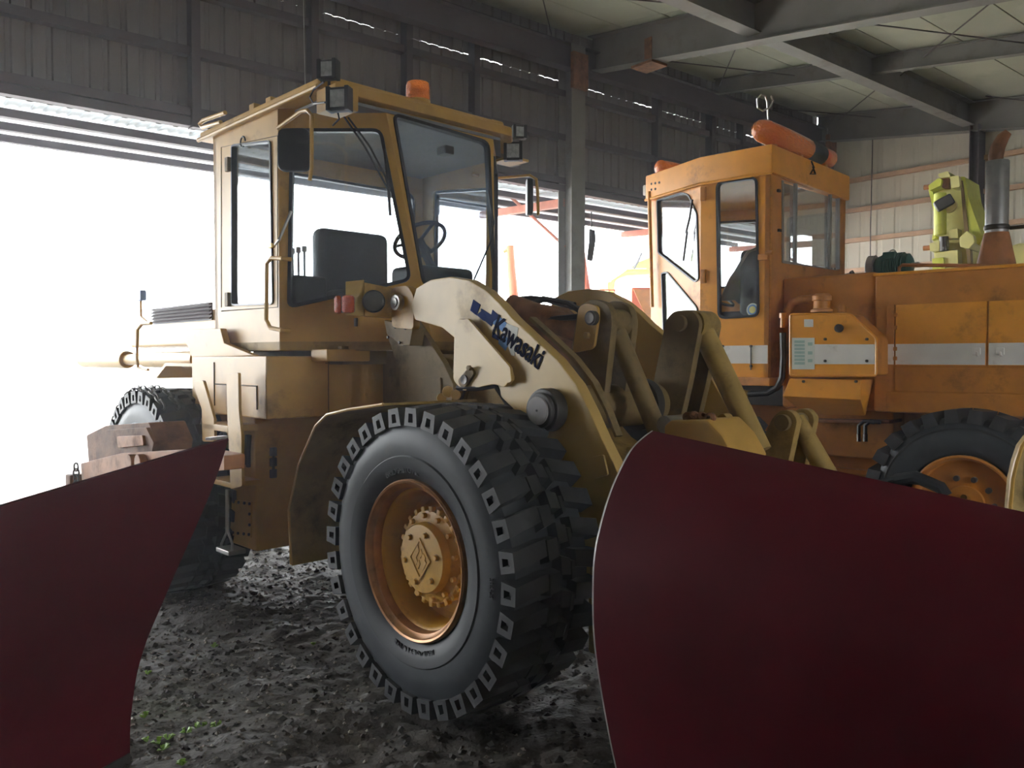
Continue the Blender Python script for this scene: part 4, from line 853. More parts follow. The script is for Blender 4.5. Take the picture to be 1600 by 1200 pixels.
c = G.v(1266, 680, -.45); MB().cyl(c, c + np.array([0, .05, 0]), .03, 10).build('drain_plug', 'brass', O)
P = gv([(1400, 750), (1430, 745), (1470, 762), (1478, 775)], .08); MB().tube(P, .045, 10).build('axle_hose', 'rubber_dark', O); P = gv([(1360, 760), (1400, 748), (1440, 752)], .06); MB().tube(P, .03, 10).build('axle_hose', 'rubber_dark', O)
# deck rail, exhaust
P = gv([(1405, 428), (1405, 418), (1410, 414), (1600, 416), (1660, 417)], -.45); MB().tube(P, .014, 8).build('deck_rail', 'rust_orange', O)
P = gv([(1465, 428), (1468, 424), (1480, 422), (1600, 424)], -.40); MB().tube(P, .012, 8).build('deck_rail', 'rust_orange', O)
for x in (1530, 1548): c = G.v(x, 428, -.42); MB().cyl(c - np.array([0, 0, .04]), c + np.array([0, 0, .06]), .022, 10).build('rail_stub', 'rust_orange', O)
EV = -.9
c = G.v(1556, 424, EV); z = lambda y: G.v(1556, y, EV)[2]; k_ = abs(G.v(1576, 424, EV)[0] - G.v(1556, 424, EV)[0]) / 20 * .93
MB().lathe([(0, zt - .05), (.036 / .036 * 36 * k_, zt - .05), (36 * k_, z(424)), (21 * k_, z(364)), (0, z(364))], 40, (c[0], EV, 0), 'z').build('exhaust_cone', 'rust_orange', O)
MB().lathe([(0, z(364)), (20 * k_, z(364)), (20 * k_, z(254)), (18.5 * k_, z(252)), (0, z(252))], 40, (c[0], EV, 0), 'z').build('exhaust_sleeve', 'galvanized', O)
MB().lathe([(20.5 * k_, z(360)), (22 * k_, z(358)), (22 * k_, z(354)), (20.5 * k_, z(352))], 40, (c[0], EV, 0), 'z').build('exhaust_clamp', 'dark_steel', O)
q = G.v(1578, 356, EV); MB().cyl(q, q + np.array([-.10, 0, 0]), .016, 8).build('clamp_bolt', 'dark_steel', O)
P = gv([(1556, 262), (1556, 245), (1559, 230), (1567, 215), (1576, 206)], EV); MB().tube(P, [13 * k_, 13 * k_, 13 * k_, 11 * k_, 7 * k_], 16).build('exhaust_pipe', 'rust', O)
# ---- cab
DV = -.05; ZR = 3.485; ZF = 3.25; ZC = 1.55; C0 = np.array([1.475, DV]); C1 = np.array([2.12, DV]); C2 = np.array([2.84, -.36]); FV = -1.66
n2 = np.array([C2[1] - C1[1], -(C2[0] - C1[0]), 0]); n2 = n2 / np.linalg.norm(n2); n2 = n2 if n2[1] > 0 else -n2
h2 = lambda pts: [G.hit(x, y, (C1[0], C1[1], 0), n2) for x, y in pts]
hr = lambda pts: on_u(G, pts, C0[0])
def quad(a, b, z0=ZC, z1=ZF): return [(a[0], a[1], z0), (b[0], b[1], z0), (b[0], b[1], z1), (a[0], a[1], z1)]
dw = gv(rnd([(1119, 284), (1184, 275), (1187, 495), (1122, 499)], 12), DV)
p = plate('cab_door', quad(C0, C1), [dw], (0, -.04, 0), 'orange', O); window(dw, (0, 1, 0), p, 'glass_orange', gw=.02)
MB().prism([(C0[0] + .006, DV, G.v(1150, 568, DV)[2]), (C1[0] - .01, DV, G.v(1150, 568, DV)[2]), (C1[0] - .01, DV, G.v(1150, 540, DV)[2]), (C0[0] + .006, DV, G.v(1150, 540, DV)[2])], (0, .003, 0)).build('white_stripe', 'white_paint', p)
MB().prism(gv([(1128, 541), (1175, 541), (1175, 580), (1128, 580)], DV), (0, .006, 0)).build('stripe_flap', 'white_paint', p, bevel=.002) if False else None
for x, y in ((1130, 541), (1174, 541), (1130, 572), (1174, 572)): inst('door_bolt', bb, p, loc=G.v(x, y, DV))
MB().tube(gv([(1173, 540), (1173, 578)], DV + .006), .005, 6).build('flap_edge', 'dark_steel', p)
c = G.v(1176, 484, DV - .006); s_ = MB().cyl(c, c + np.array([0, .003, 0]), .055, 28).build('round_sticker', 'label_pale', p); MB().cyl(c + np.array([0, .003, 0]), c + np.array([0, .0045, 0]), .044, 28).build('round_sticker', 'decal_light', p); MB().cyl(c + np.array([0, .0045, 0]), c + np.array([0, .006, 0]), .030, 24).build('round_sticker', 'lime_pale', p)
c = G.v(1195, 402, DV); MB().box(c + np.array([0, .02, 0]), (.09, .04, .05)).cyl(c + np.array([-.02, .03, .03]), c + np.array([-.09, .03, .03]), .02, 10).build('door_handle', 'orange_dirty', p, bevel=.006)
for y in (303, 432): MB().box(G.v(1099, y, DV + .012), (.05, .03, .12)).build('door_hinge', 'orange_dirty', p, bevel=.006)
w1 = h2(rnd([(1027, 312), (1066, 300), (1077, 304), (1090, 333), (1093, 436), (1087, 442), (1029, 396)], 4)); w2 = h2(rnd([(1034, 426), (1043, 424), (1090, 480), (1093, 500), (1093, 520), (1037, 524)], 4))
p2 = plate('front_quarter_panel', quad(C1, C2), [w1, w2], -n2 * .04, 'orange', O); window(w1, n2, p2, 'glass', gw=.014); window(w2, n2, p2, 'glass', gw=.014)
for pts in (((1086, 312), (1082, 340), (1076, 365)), ((1078, 362), (1075, 385), (1072, 408))): MB().tube([q + n2 * .03 for q in h2(pts)], .010, 6).build('wiper_blade', 'black', p2)
sw_ = hr(rnd([(1221, 280), (1312, 308), (1312, 423), (1221, 411)], 2))
p3 = plate('rear_panel', quad(C0, (C0[0], FV)), [sw_], (.04, 0, 0), 'orange_dirty', O)
window(sw_, (-1, 0, 0), p3, 'glass_orange', 'galvanized', gw=.022)
for x in (1243, 1297): a, b = G.u(x, 287 + (x - 1243) * .3, C0[0] - .005), G.u(x, 413 + (x - 1243) * .15, C0[0] - .005); MB().bx(a[0] - .012, a[0] + .012, a[1] - .018, a[1] + .018, b[2], a[2]).build('window_mullion', 'galvanized', p3)
far2 = np.array([2.84, FV + .31]); far1 = np.array([2.12, FV])
fw = [(2.84, y, z_) for y, z_ in rnd([(-.44, 1.95), (FV + .39, 1.95), (FV + .39, 3.15), (-.44, 3.15)], .06)]
p4 = plate('front_panel', quad(C2, far2), [fw], (-.04, 0, 0), 'orange', O); window(fw, (1, 0, 0), p4, 'glass')
ff = lambda a, b, m_, z0, z1: [np.array([a[0] + (b[0] - a[0]) * x, a[1] + (b[1] - a[1]) * x, z_]) for x, z_ in rnd([(m_, z0), (1 - m_, z0), (1 - m_, z1), (m_, z1)], .06)]
nf = np.array([n2[0], -n2[1], 0]); hh = ff(far2, far1, .1, 2.45, 3.15); p5 = plate('front_quarter_panel', quad(far2, far1), [hh], -nf * .04, 'orange', O); window(hh, nf, p5, 'glass')
hh = ff(far1, (C0[0], FV), .1, 2.45, 3.15); p6 = plate('side_panel', quad(far1, (C0[0], FV)), [hh], (0, .04, 0), 'orange', O); window(hh, (0, -1, 0), p6, 'glass')
pl2 = [(C0[0] - .03, DV + .03), (C1[0], DV + .03), (C2[0] + .05, C2[1] + .03), (far2[0] + .05, far2[1] - .03), (far1[0], FV - .03), (C0[0] - .03, FV - .03)]
MB().prism([(a, b, ZF) for a, b in pl2], (0, 0, ZR - ZF)).build('cab_roof', 'orange', O, bevel=.012)
MB().prism([(a, b, ZC - .06) for a, b in pl2], (0, 0, .07)).build('cab_floor', 'orange_dirty', O, bevel=.01)
MB().tube([(a, b, ZF) for a, b in pl2[:3]], .014, 6).build('roof_gutter', 'orange', O)
for x, y in ((1024, 288), (1030, 287), (1036, 286), (1024, 297), (1030, 296)): inst('roof_bolt', bb, O, loc=h2([(x, y)])[0] + n2 * .035)
MB().tube([h2([(1021, 300)])[0] + n2 * .05, h2([(1026, 480)])[0] + n2 * .05], .018, 8).build('front_grab_rail', 'orange', O)
MB().box((2.92, -.42, 3.36), (.06, .10, .10)).build('roof_lamp', 'white_paint', O, bevel=.01)
# amber lights
a = G.hit(1196, 213, (C0[0], 0, 0), (1, 0, 0)); b = G.hit(1298, 239, (C0[0], 0, 0), (1, 0, 0)); zc = ZR + .10
ax = lambda t: np.array([C0[0] + .02, a[1] + (b[1] - a[1]) * t, zc])
lbm = MB().tube([ax(-.08), ax(-.05), ax(0), ax(.3), ax(.62)], [.03, .075, .095, .098, .092], 18).build('roof_light_bar', 'amber', O)
MB().tube([ax(.62), ax(.66), ax(.84)], [.092, .096, .09], 18).build('light_bar_sleeve', 'rubber_dark', lbm); MB().tube([ax(.84), ax(1.0), ax(1.06)], [.088, .085, .05], 18).build('light_bar_end', 'amber_red', lbm); MB().tube([ax(.05), ax(1.0)], .035, 10).build('light_bar_core', 'orange_pale', lbm)
for t in (.12, .5, .9): MB().box(ax(t) - np.array([0, 0, .10]), (.08, .05, .05)).build('light_bar_foot', 'orange_dirty', lbm, bevel=.006)
a = h2([(1032, 259)])[0]; fz = ZR + .09
ffm = MB().tube([(2.80, -.42, fz), (2.80, -.45, fz), (2.80, -.62, fz), (2.78, -1.1, fz), (2.78, -1.2, fz)], [.02, .07, .085, .085, .03], 16).build('front_amber_light', 'amber', O)
MB().bx(2.72, 2.86, -.5, -.46, ZR, ZR + .05).build('amber_light_foot', 'orange_dirty', ffm)
c = G.u(1203, 205, C0[0] + .2); P = [G.u(x, y, C0[0] + .2) for x, y in ((1203, 205), (1200, 180), (1199, 160), (1196, 150), (1189, 148), (1183, 155), (1184, 168), (1192, 173), (1203, 168), (1208, 158), (1205, 150))]
MB().tube(P, .008, 6).build('curled_aerial', 'steel', O)
MB().tube([G.u(x, y, C0[0] - .04) for x, y in ((1268, 252), (1272, 262), (1266, 272), (1274, 272), (1270, 260))], .008, 6).build('cable_knot', 'black', O)
for x, y in ((1217, 298), (1272, 288), (1302, 294), (1218, 360)): MB().box(G.u(x, y, C0[0] - .012), (.024, .04, .025)).build('window_clip', 'black', O, bevel=.004)
# interior
def ob(name, x0, x1, y0, y1, z0, z1, m, bev): return MB().bx(x0, x1, y0, y1, z0, z1).build(name, m, O, bevel=bev, seg=3)
SU = G.v(1150, 420, -.8)[0] - 1.95
ob('seat_cushion', 1.75 + SU, 2.25 + SU, -1.1, -.6, 2.0, 2.16, 'seat', .05); ob('seat_back', 1.66 + SU, 1.82 + SU, -1.1, -.6, 2.1, 2.72, 'seat', .05); ob('seat_base', 1.8 + SU, 2.2 + SU, -1.0, -.7, 1.6, 2.0, 'black', .02); ob('dashboard', 2.62, 2.78, -1.3, -.55, 1.6, 2.15, 'black', .03)
ob('cab_console', 1.6, 2.2, -.5, -.3, 1.6, 2.05, 'black', .03)
MB().bx(1.0, 2.9, -1.6, -.5, 1.30, 1.49).build('cab_underframe', 'grease', O, bevel=.01)
mbc = MB(); nu, nv = 10, 8; V_ = []
for i in range(nu + 1):
    for j in range(nv + 1):
        t = i / nu; s = j / nv; r_ = random.Random(i * 31 + j); V_.append((1.60 + SU + .42 * t + r_.uniform(-.02, .02), -1.12 + .56 * s + r_.uniform(-.015, .015), 2.78 - .02 * math.cos(6 * s) - .50 * t ** 1.5 + r_.uniform(-.025, .025)))
F_ = [(i * (nv + 1) + j, i * (nv + 1) + j + 1, (i + 1) * (nv + 1) + j + 1, (i + 1) * (nv + 1) + j) for i in range(nu) for j in range(nv)]
o = mbc.add(V_, F_).build('draped_cloth', 'pale_cloth', None, smooth=60); o.location = G.O; o.rotation_euler = (0, 0, math.pi / 2 - math.radians(G.a)); md = o.modifiers.new('t', 'SOLIDIFY'); md.thickness = .012; md = o.modifiers.new('s', 'SUBSURF'); md.levels = md.render_levels = 1
tag(o, 'crumpled pale grey cloth thrown over the seat in the orange cab', 'cloth')
c = np.array([2.42, -.85, 2.32]); tl = Matrix.Rotation(-.5, 3, 'Y')
sw = MB().tube([Vector(c) + tl @ Vector((.19 * math.cos(t), .19 * math.sin(t), 0)) for t in np.linspace(0, 2 * math.pi, 24)[:-1]], .014, 8, True)
for t in (0.3, 2.4, 4.5): sw.tube([Vector(c), Vector(c) + tl @ Vector((.19 * math.cos(t), .19 * math.sin(t), 0))], .012, 6)
sw.build('steering_wheel', 'black', O); MB().cyl(c, (2.6, -.85, 2.0), .03, 10).build('steering_column', 'black', O)

# ================================================================ RED PLOUGH BLADES
def sm(P, k=3):
    P = [np.array(p) for p in P]
    for _ in range(k): P = [P[0]] + [x for a, b in zip(P, P[1:]) for x in (a * .75 + b * .25, a * .25 + b * .75)] + [P[-1]]
    return P
def blade(label, prof_px, h, run, length, taper, side):
    """a plough blade: its end profile (given in picture points) lies in the upright plane across the run through its top corner; the blade runs on from there and gets lower"""
    x0, y0 = prof_px[0]; d = FPX * (HC - h) / (y0 - 560); r0 = ray(x0, y0); P0 = np.array([0, 0, HC]) + r0 * (d / r0[1])
    run = np.array([run[0], run[1], 0.]); run /= np.linalg.norm(run); acr = np.array([-run[1], run[0], 0])
    prof = []
    for x, y in prof_px:
        r = ray(x, y); t = ((P0 - np.array([0, 0, HC])) @ run) / (r @ run); q = np.array([0, 0, HC]) + t * r; prof.append(np.array([(q - P0) @ acr, q[2]]))
    prof.append(np.array([prof[-1][0] + (prof[-1][0] - prof[-2][0]) * prof[-1][1] / max(.01, prof[-2][1] - prof[-1][1]) * .6, .0]))
    e = bpy.data.objects.new('snow_plough', None); COL.objects.link(e); e.location = (P0[0], P0[1], 0); e.rotation_euler = (0, 0, math.atan2(run[1], run[0])); tag(e, label, 'plough')   # local x = run, y = across
    P = sm(prof, 2); n = len(P); V = []; NS = 8; th = .012
    nn = []
    for i in range(n):
        t = P[min(i + 1, n - 1)] - P[max(i - 1, 0)]; t = t / np.linalg.norm(t); nn.append(np.array([-t[1], t[0]]) * side)
    S = lambda i, x, off: (x, (P[i][0] + nn[i][0] * off), (P[i][1] + nn[i][1] * off) * (1 - taper * x))
    mb = MB()
    for k in range(NS + 1):
        x = length * k / NS; V += [S(i, x, 0) for i in range(n)] + [S(i, x, th) for i in range(n)[::-1]]
    m2 = 2 * n; F = [(k * m2 + i, k * m2 + (i + 1) % m2, (k + 1) * m2 + (i + 1) % m2, (k + 1) * m2 + i) for k in range(NS) for i in range(m2)] + [tuple(range(m2)), tuple(range(NS * m2, NS * m2 + m2))]
    mb.add(V, F).build('mouldboard', 'plow_red', e, smooth=40)
    return e, P, S, n
LH, RH = 1.40, 1.40
lp, pr, S_, n_ = blade('dark red curved plough blade in the left foreground, tip pointing up and right', [(352, 684), (344, 715), (326, 765), (300, 826), (272, 888), (248, 944), (226, 995), (211, 1042), (203, 1090), (198, 1140), (199, 1200)], LH, (-.36, -.93), 2.4, .081, 1)
MB().tube([S_(i, -.002, .006) for i in range(n_)], .006, 5).build('worn_edge', 'plow_red', lp)
MB().box((.05, pr[0][0], pr[0][1] + .004), (.10, .03, .012)).build('bare_tip', 'bare_edge', lp, bevel=.004)
yb = pr[-1][0]; sd = math.copysign(1, yb - pr[0][0])
for x in (.5, 1.2, 1.9): MB().prism([(x, pr[0][0] + sd * .08, (pr[0][1] - .12) * (1 - .081 * x)), (x, pr[n_ // 2][0] + sd * .04, pr[n_ // 2][1] * (1 - .081 * x)), (x, yb + sd * .03, .06), (x, yb + sd * .45, .06), (x, yb + sd * .45, .8)], (.03, 0, 0)).build('back_rib', 'plow_red', lp)
MB().bx(.0, 2.4, yb - .02, yb + .02, -.04, .015).build('cutting_edge', 'dark_steel', lp, bevel=.004)
MB().bx(.4, 2.0, yb + sd * .38, yb + sd * .5, .0, .10).build('skid', 'dark_steel', lp, bevel=.01)
rp_, pr, S_, n_ = blade('dark red curved plough blade filling the right foreground, pale worn left edge', [(1020, 677), (1006, 687), (988, 704), (970, 737), (954, 775), (940, 824), (931, 868), (929, 925), (930, 985), (936, 1040), (946, 1100), (957, 1160), (966, 1200)], RH, (.7, -.714), 2.2, .083, -1)
MB().tube([S_(i, .0, .006) for i in range(n_)], .0075, 6).build('worn_edge', 'bare_edge', rp_)
MB().tube([S_(i, .10, -.002) for i in range(n_ // 3, n_)], .005, 5).build('edge_weld', 'plow_red', rp_)
bk = max(p[0] for p in pr) if pr[0][0] >= pr[n_ // 2][0] else min(p[0] for p in pr); sd = math.copysign(1, pr[0][0] - pr[n_ // 2][0])
for x in (.5, 1.1, 1.7): MB().prism([(x, pr[4][0] + sd * .08, (pr[4][1] - .1) * (1 - .083 * x)), (x, pr[n_ // 2][0] + sd * .05, pr[n_ // 2][1] * (1 - .083 * x)), (x, pr[-1][0] + sd * .03, .06), (x, pr[0][0] + sd * .3, .06), (x, pr[0][0] + sd * .3, .85)], (.03, 0, 0)).build('back_rib', 'plow_red', rp_)
MB().bx(.0, 2.2, pr[-1][0] - .02, pr[-1][0] + .02, -.02, .09).build('cutting_edge', 'dark_steel', rp_, bevel=.004)

# ================================================================ LIME MACHINE BEHIND THE ORANGE HOOD
LV = -4.2
X_ = G.empty('lime_crane'); tag(X_, 'lime yellow folded crane mast behind the orange engine hood', 'crane')
def lp_(name, pts, v0, dv, m, bev=.01, r=2): return MB().prism(on_v(G, rnd(pts, r), LV + v0), (0, -dv, 0)).build(name, m, X_, bevel=bev)
lp_('mast', [(1462, 300), (1470, 280), (1506, 276), (1512, 318), (1519, 380), (1522, 440), (1462, 440), (1458, 378)], -.12, .4, 'lime_pale')
lp_('mast_cheek', [(1498, 276), (1508, 276), (1512, 306), (1522, 335), (1536, 372), (1530, 384), (1516, 372), (1506, 330)], .0, .6, 'lime')
lp_('mast_edge', [(1500, 282), (1504, 282), (1515, 378), (1518, 424), (1513, 424), (1508, 378)], .02, .1, 'yellow_dirty', .004, 1)
lp_('front_plate', [(1449, 290), (1456, 290), (1464, 340), (1462, 372), (1456, 376), (1461, 340)], -.05, .3, 'lime')
a = G.v(1469, 302, LV + .06); b = G.v(1469, 368, LV + .06); MB().cyl(a, b, .068, 20).build('hydraulic_cylinder', 'lime', X_, bevel=.01)
a = G.v(1475, 370, LV + .06); b = G.v(1475, 392, LV + .06); MB().cyl(a, b, .05, 16).build('cylinder_rod', 'dark_steel', X_)
lp_('head_cap', [(1465, 272), (1481, 267), (1485, 276), (1468, 278)], .1, .5, 'lime_pale'); lp_('head_block', [(1484, 276), (1498, 274), (1500, 292), (1486, 294)], .1, .4, 'lime_pale')
lp_('head_bracket', [(1450, 290), (1466, 278), (1472, 280), (1470, 290), (1452, 298)], .08, .3, 'lime'); lp_('head_gap', [(1469, 276), (1483, 275), (1482, 294), (1472, 294)], .03, .1, 'rust', .004)
c = G.v(1484, 322, LV); MB().cyl(c, c + np.array([0, .05, 0]), .085, 24).build('mast_boss', 'lime_pale', X_, bevel=.01)
c = G.v(1475, 317, LV + .14); o = MB().box((0, 0, 0), (.20, .10, .13)).build('work_lamp', 'black', X_, bevel=.02, loc=c, rot=(0, .5, .4)); MB().box((0, .05, 0), (.17, .01, .10)).build('lamp_lens', 'lamp_dark', o)
lp_('knuckle', [(1470, 372), (1482, 360), (1496, 356), (1497, 372), (1490, 372), (1470, 374)], .06, .2, 'lime_pale'); lp_('knuckle', [(1452, 380), (1468, 376), (1468, 392), (1453, 393)], .1, .4, 'lime_pale')
lp_('knuckle', [(1498, 372), (1510, 360), (1521, 368), (1523, 378), (1514, 389), (1500, 386)], .1, .5, 'lime_pale'); lp_('lower_mast', [(1462, 395), (1496, 390), (1498, 440), (1464, 440)], .06, .3, 'lime_pale'); lp_('lower_cheek', [(1456, 404), (1474, 402), (1478, 440), (1458, 440)], .1, .1, 'lime')
for x, y, d_ in ((1444, 293, 6), (1443, 388, 6)): c = G.v(x, y, LV + .05); MB().cyl(c, c + np.array([-.08, 0, 0]), .03, 10).build('pin_end', 'rust_orange', X_)
cb = G.v(1490, 430, LV); MB().bx(cb[0] - .3, cb[0] + .3, LV - .7, LV + .0, .6, cb[2]).build('mast_foot', 'lime', X_, bevel=.02); MB().bx(cb[0] - 1.6, cb[0] + 1.2, LV - 1.2, LV + .2, .25, .9).build('carrier', 'lime', X_, bevel=.03); MB().bx(cb[0] - 1.3, cb[0] + .9, LV - 1.0, LV, .0, .25).build('track_base', 'black', X_, bevel=.03)
c = G.v(1594, 402, LV - .2); MB().cyl(c, c + np.array([0, -.2, 0]), .16, 24).build('sheave_cover', 'lime_pale', X_, bevel=.01); MB().box((c[0], c[1] - .1, c[2] - .5), (.14, .14, 1.2)).build('sheave_post', 'lime', X_, bevel=.01); MB().bx(cb[0] - 1.4, cb[0] - .1, LV - .4, LV - .1, .9, c[2] - .9).build('rear_housing', 'lime', X_, bevel=.02)
# green motor on the deck
c = G.v(1394, 424, -1.0); c[2] = zt + .04
gm = G.empty('electric_motor'); gm.location = G.O + c[0] * G.U + c[1] * G.V + np.array([0, 0, zt + .012]); tag(gm, 'dark green electric motor with pale fan cover on the orange deck', 'motor')
MB().lathe([(0, -.16), (.07, -.16), (.10, -.14), (.10, .08), (.085, .12), (.06, .14), (0, .14)], 24, (0, 0, .125), 'x').build('motor_body', 'green_motor', gm)
for i in range(9): MB().lathe([(.101, -.10 + i * .02), (.114, -.10 + i * .02), (.114, -.094 + i * .02), (.101, -.094 + i * .02)], 20, (0, 0, .125), 'x').build('cooling_fin', 'green_motor', gm)
MB().lathe([(0, .135), (.105, .135), (.105, .19), (.09, .20), (0, .20)], 24, (0, 0, .125), 'x').build('fan_cover', 'galvanized', gm); MB().box((0, .06, .21), (.1, .09, .06)).build('terminal_box', 'green_motor', gm, bevel=.01)
MB().bx(-.12, .10, -.10, .10, .0, .02).bx(-.1, .08, -.09, -.06, .02, .07).bx(-.1, .08, .06, .09, .02, .07).build('motor_foot', 'green_motor', gm, bevel=.004); MB().tube([(.03 * math.cos(t), 0, .235 + .03 * math.sin(t)) for t in np.linspace(0, 3.14, 9)], .006, 6).build('lifting_eye', 'steel', gm)
MB().cyl((-.16, 0, .125), (-.22, 0, .125), .02, 12).build('motor_shaft', 'steel', gm)
c = G.v(1335, 420, -.9); o = MB().box((0, 0, .04), (.08, .05, .05)).cyl((0, 0, .05), (.03, 0, .10), .02, 8).build('deck_valve', 'dark_steel', O, bevel=.006, loc=(c[0], c[1], zt + .01))

# ================================================================ YELLOW PLATE AT THE RIGHT EDGE
e = bpy.data.objects.new('yellow_attachment', None); COL.objects.link(e); q = W.v(1590, 760, -3.4) if False else None
d = 4.3; f = lambda x, y: (np.array([0, 0, HC]) + ray(x, y) * (d / ray(x, y)[1])); o0 = f(1600, 1000); e.location = (o0[0], o0[1], 0); tag(e, 'yellow curved steel attachment cut off by the right edge of the picture', 'attachment')
q = [f(x, y) for x, y in ((1640, 668), (1608, 682), (1596, 698), (1588, 722), (1582, 748), (1578, 790), (1577, 850), (1580, 960), (1640, 960))]; q = [(p[0] - o0[0], p[1] - o0[1], p[2]) for p in q]
MB().prism(q, (.03, .10, 0)).build('side_plate', 'yellow_grime', e, bevel=.008); MB().tube(q[:8], .012, 6).build('plate_rim', 'yellow', e)
MB().prism([(p[0], p[1] + .1, p[2]) for p in (lambda Q: [(a[0] - o0[0], a[1] - o0[1], a[2]) for a in Q])([f(1594, 760), f(1640, 760), f(1640, 980), f(1596, 980)])], (.5, .5, 0)).build('body', 'yellow_grime', e, bevel=.01)
MB().bx(-.0, 1.0, .0, .6, .0, .5).build('foot', 'yellow', e, bevel=.02)
MB().box((.03, -.03, q[4][2] + .0), (.05, .03, .22)).build('wear_strip', 'lime', e, bevel=.004)

# ================================================================ RUSTY IMPLEMENT BESIDE THE REAR TYRE
RV = -.75
e = K.empty('rusty_implement'); tag(e, 'rusty orange implement frame with dark box in front of the chained rear tyre', 'attachment')
def rk(name, pts, v0, dv, m, bev=.01, r=2): return MB().prism(on_v(K, rnd(pts, r), RV + v0), (0, dv, 0)).build(name, m, e, bevel=bev)
rk('box', [(135, 680), (165, 665), (232, 660), (244, 690), (240, 725), (140, 745)], .05, .2, 'rust'); rk('box_panel', [(166, 672), (228, 668), (240, 692), (236, 712), (170, 715)], .03, .03, 'rust'); rk('name_plate', [(182, 682), (222, 680), (224, 696), (184, 700)], .015, .02, 'rust_orange', .003)
rk('beam', [(126, 724), (190, 708), (300, 702), (350, 712), (350, 735), (240, 742), (128, 752)], .0, .10, 'rust_orange'); rk('lower_beam', [(126, 755), (300, 730), (300, 780), (126, 800)], .25, .1, 'rust')
for x, y in ((212, 722), (226, 722)): c = K.v(x, y, RV); MB().cyl(c, c + np.array([0, -.04, 0]), .045, 14).build('pulley', 'rust_orange', e, bevel=.006)
a = K.v(105, 730, RV); b = K.v(150, 730, RV)
for u in (a[0], b[0]): MB().bx(u - .05, u + .05, RV, RV + .1, .0, a[2] - .05).build('leg', 'rust', e, bevel=.01); MB().bx(u - .07, u + .07, RV - .05, RV + .15, .0, .05).build('foot', 'rust', e, bevel=.01)
ce = K.empty('hanging_chain'); tag(ce, 'short rusty chain hanging from the left end of the rusty implement', 'chain')
ln2 = MB().tube([(.018 * math.cos(t), 0, .026 * math.sin(t)) for t in np.linspace(0, 2 * math.pi, 12)[:-1]], .006, 5, True).mesh('chain_link'); ln2.materials.append(MATS['dark_steel'])
c = K.v(127, 724, RV)
for i in range(9): inst('chain_link', ln2, ce, loc=c - np.array([.0, .03, .02 + i * .036]), rot=(0, 0, (i % 2) * 1.4 + .4))

# ================================================================ MACHINES OUT IN THE YARD
def place(px, py, Y, z=None): r = ray(px, py); return np.array([0, 0, HC]) + r * (Y / r[1])
Yo = 19.
e = bpy.data.objects.new('orange_yard_machine', None); COL.objects.link(e); b0 = place(900, 560, Yo); e.location = (b0[0], b0[1], 0); tag(e, 'sunlit orange machine with tall posts and rails outside the opening', 'machine')
rl = lambda x, y, dy=0: place(x, y, Yo + dy) - np.array([b0[0], b0[1], 0])
for pts in (((797, 384), (799, 420), (806, 500)), ((908, 394), (911, 420), (922, 500))): MB().tube([rl(*q) for q in pts], [.09, .10, .12], 14).build('tall_post', 'orange_deep', e)
a = rl(797, 386); MB().tube([a, a + np.array([-.15, 0, -.12])], .04, 8).build('post_arm', 'orange_dirty', e)
g0 = rl(985, 450); g1 = rl(1030, 500); MB().bx(g0[0], g1[0], -.2, 1.2, .5, g0[2]).build('engine_cover', 'orange_deep', e, bevel=.03)
MB().prism([rl(990, 452, -.3), rl(1018, 452, -.3), rl(1022, 500, -.3), rl(1012, 500, -.3)], (0, .06, 0)).build('cover_panel', 'orange_dirty', e)
bl = rl(780, 490); br = rl(1000, 490); MB().bx(bl[0], br[0], -.2, 1.6, .45, bl[2] - .3).build('deck', 'orange_deep', e, bevel=.03)
for x in (936, 944, 952, 960): MB().tube([rl(x, 452), rl(x, 500)], .02, 6).build('rail_post', 'orange_deep', e)
for y in (453, 462): MB().tube([rl(928, y), rl(962, y)], .02, 6).build('rail', 'orange_deep', e)
for x in (820, 960): 
    c = rl(x, 560); MB().cyl((c[0], -.25, .5), (c[0], .1, .5), .5, 28).build('wheel', 'rubber', e, bevel=.05); MB().cyl((c[0], 1.4, .5), (c[0], 1.7, .5), .5, 28).build('wheel', 'rubber', e, bevel=.05)
MB().tube([rl(893, 440), rl(893, 470)], .05, 8).build('deck_stub', 'rust', e)
Yt = 24.
e = bpy.data.objects.new('lime_truck', None); COL.objects.link(e); b0 = place(1000, 560, Yt); e.location = (b0[0], b0[1], 0); tag(e, 'pale lime truck with a large window, standing behind the orange cab outside', 'truck')
rl = lambda x, y, dy=0: place(x, y, Yt + dy) - np.array([b0[0], b0[1], 0])
P = [rl(x, y) for x, y in ((950, 470), (955, 438), (975, 425), (1100, 422), (1100, 520), (950, 520))]; hole = [rl(x, y) for x, y in rnd([(957, 468), (962, 438), (978, 430), (1018, 428), (1018, 470)], 4)]
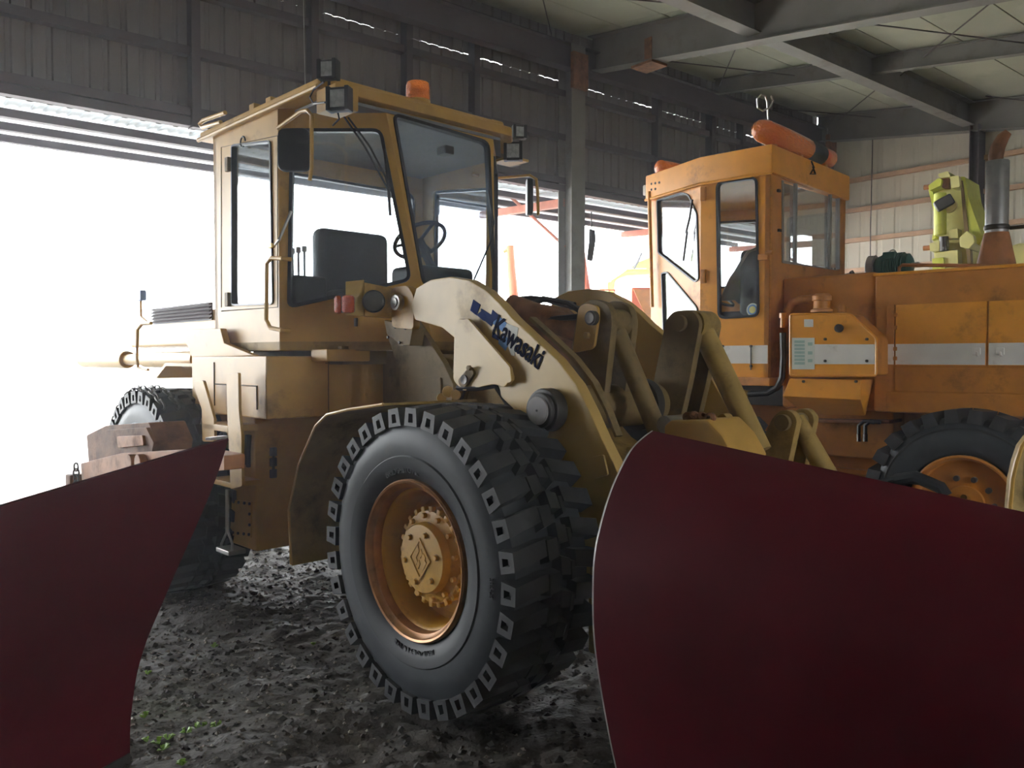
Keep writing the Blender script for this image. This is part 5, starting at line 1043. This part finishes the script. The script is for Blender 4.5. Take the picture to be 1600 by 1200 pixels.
p = plate('cab_side', P, [hole], (0, .08, 0), 'lime_deep', e); plate('window_pane', hole, [], (0, .02, 0), 'glass', p)
P = [rl(x, y) for x, y in ((975, 424), (1000, 408), (1020, 400), (1100, 396), (1100, 424))]; MB().prism(P, (0, 2, 0)).build('roof_fairing', 'lime_deep', e, bevel=.03)
bl = rl(950, 520); br = rl(1120, 520); MB().bx(bl[0], br[0], 0, 2.2, .5, bl[2]).build('body', 'lime_deep', e, bevel=.04); MB().bx(bl[0], bl[0] + .1, .1, 2.2, bl[2], rl(950, 440)[2]).build('cab_front', 'lime_deep', e)
for x in (980, 1080): c = rl(x, 560); MB().cyl((c[0], -.05, .5), (c[0], .3, .5), .5, 28).build('wheel', 'rubber', e, bevel=.05); MB().cyl((c[0], 1.9, .5), (c[0], 2.2, .5), .5, 28).build('wheel', 'rubber', e, bevel=.05)
MB().tube([rl(952, 420), rl(1010, 420)], .02, 6).build('roof_bar', 'lime_pale', e)
P = [rl(x, y) for x, y in ((990, 420), (997, 408), (1003, 395))]; MB().tube(P, .04, 6).build('mirror_stalk', 'black', e)
# dark hanging tyre strip seen in the opening
e = bpy.data.objects.new('hanging_strap', None); COL.objects.link(e); Yh = 14.6; b0 = place(925, 383, Yh); e.location = (b0[0], b0[1], b0[2] + .3); tag(e, 'dark rubber strap hanging from the canopy beside the column', 'strap')
q = [place(x, y, Yh) - np.array(e.location) for x, y in ((921, 357), (930, 360), (931, 375), (926, 408), (917, 406), (920, 380))]; MB().prism(q, (0, .05, 0)).build('strap', 'black', e, bevel=.008); 
q = place(924, 358, Yh) - np.array(e.location); MB().tube([q, q + np.array([.0, 0, .3])], .012, 6).build('hook', 'dark_steel', e)
c = B.v(474, -30, -1.0); 
o = MB().tube([K.v(474, -20, 2.4), K.v(475, 60, 2.4), K.v(477, 142, 2.4)], .006, 6).build('hanging_wire', 'steel', None); o.location = K.O; o.rotation_euler = (0, 0, math.pi / 2 - math.radians(K.a)); tag(o, 'thin pale wire hanging from the roof behind the yellow cab', 'wire')
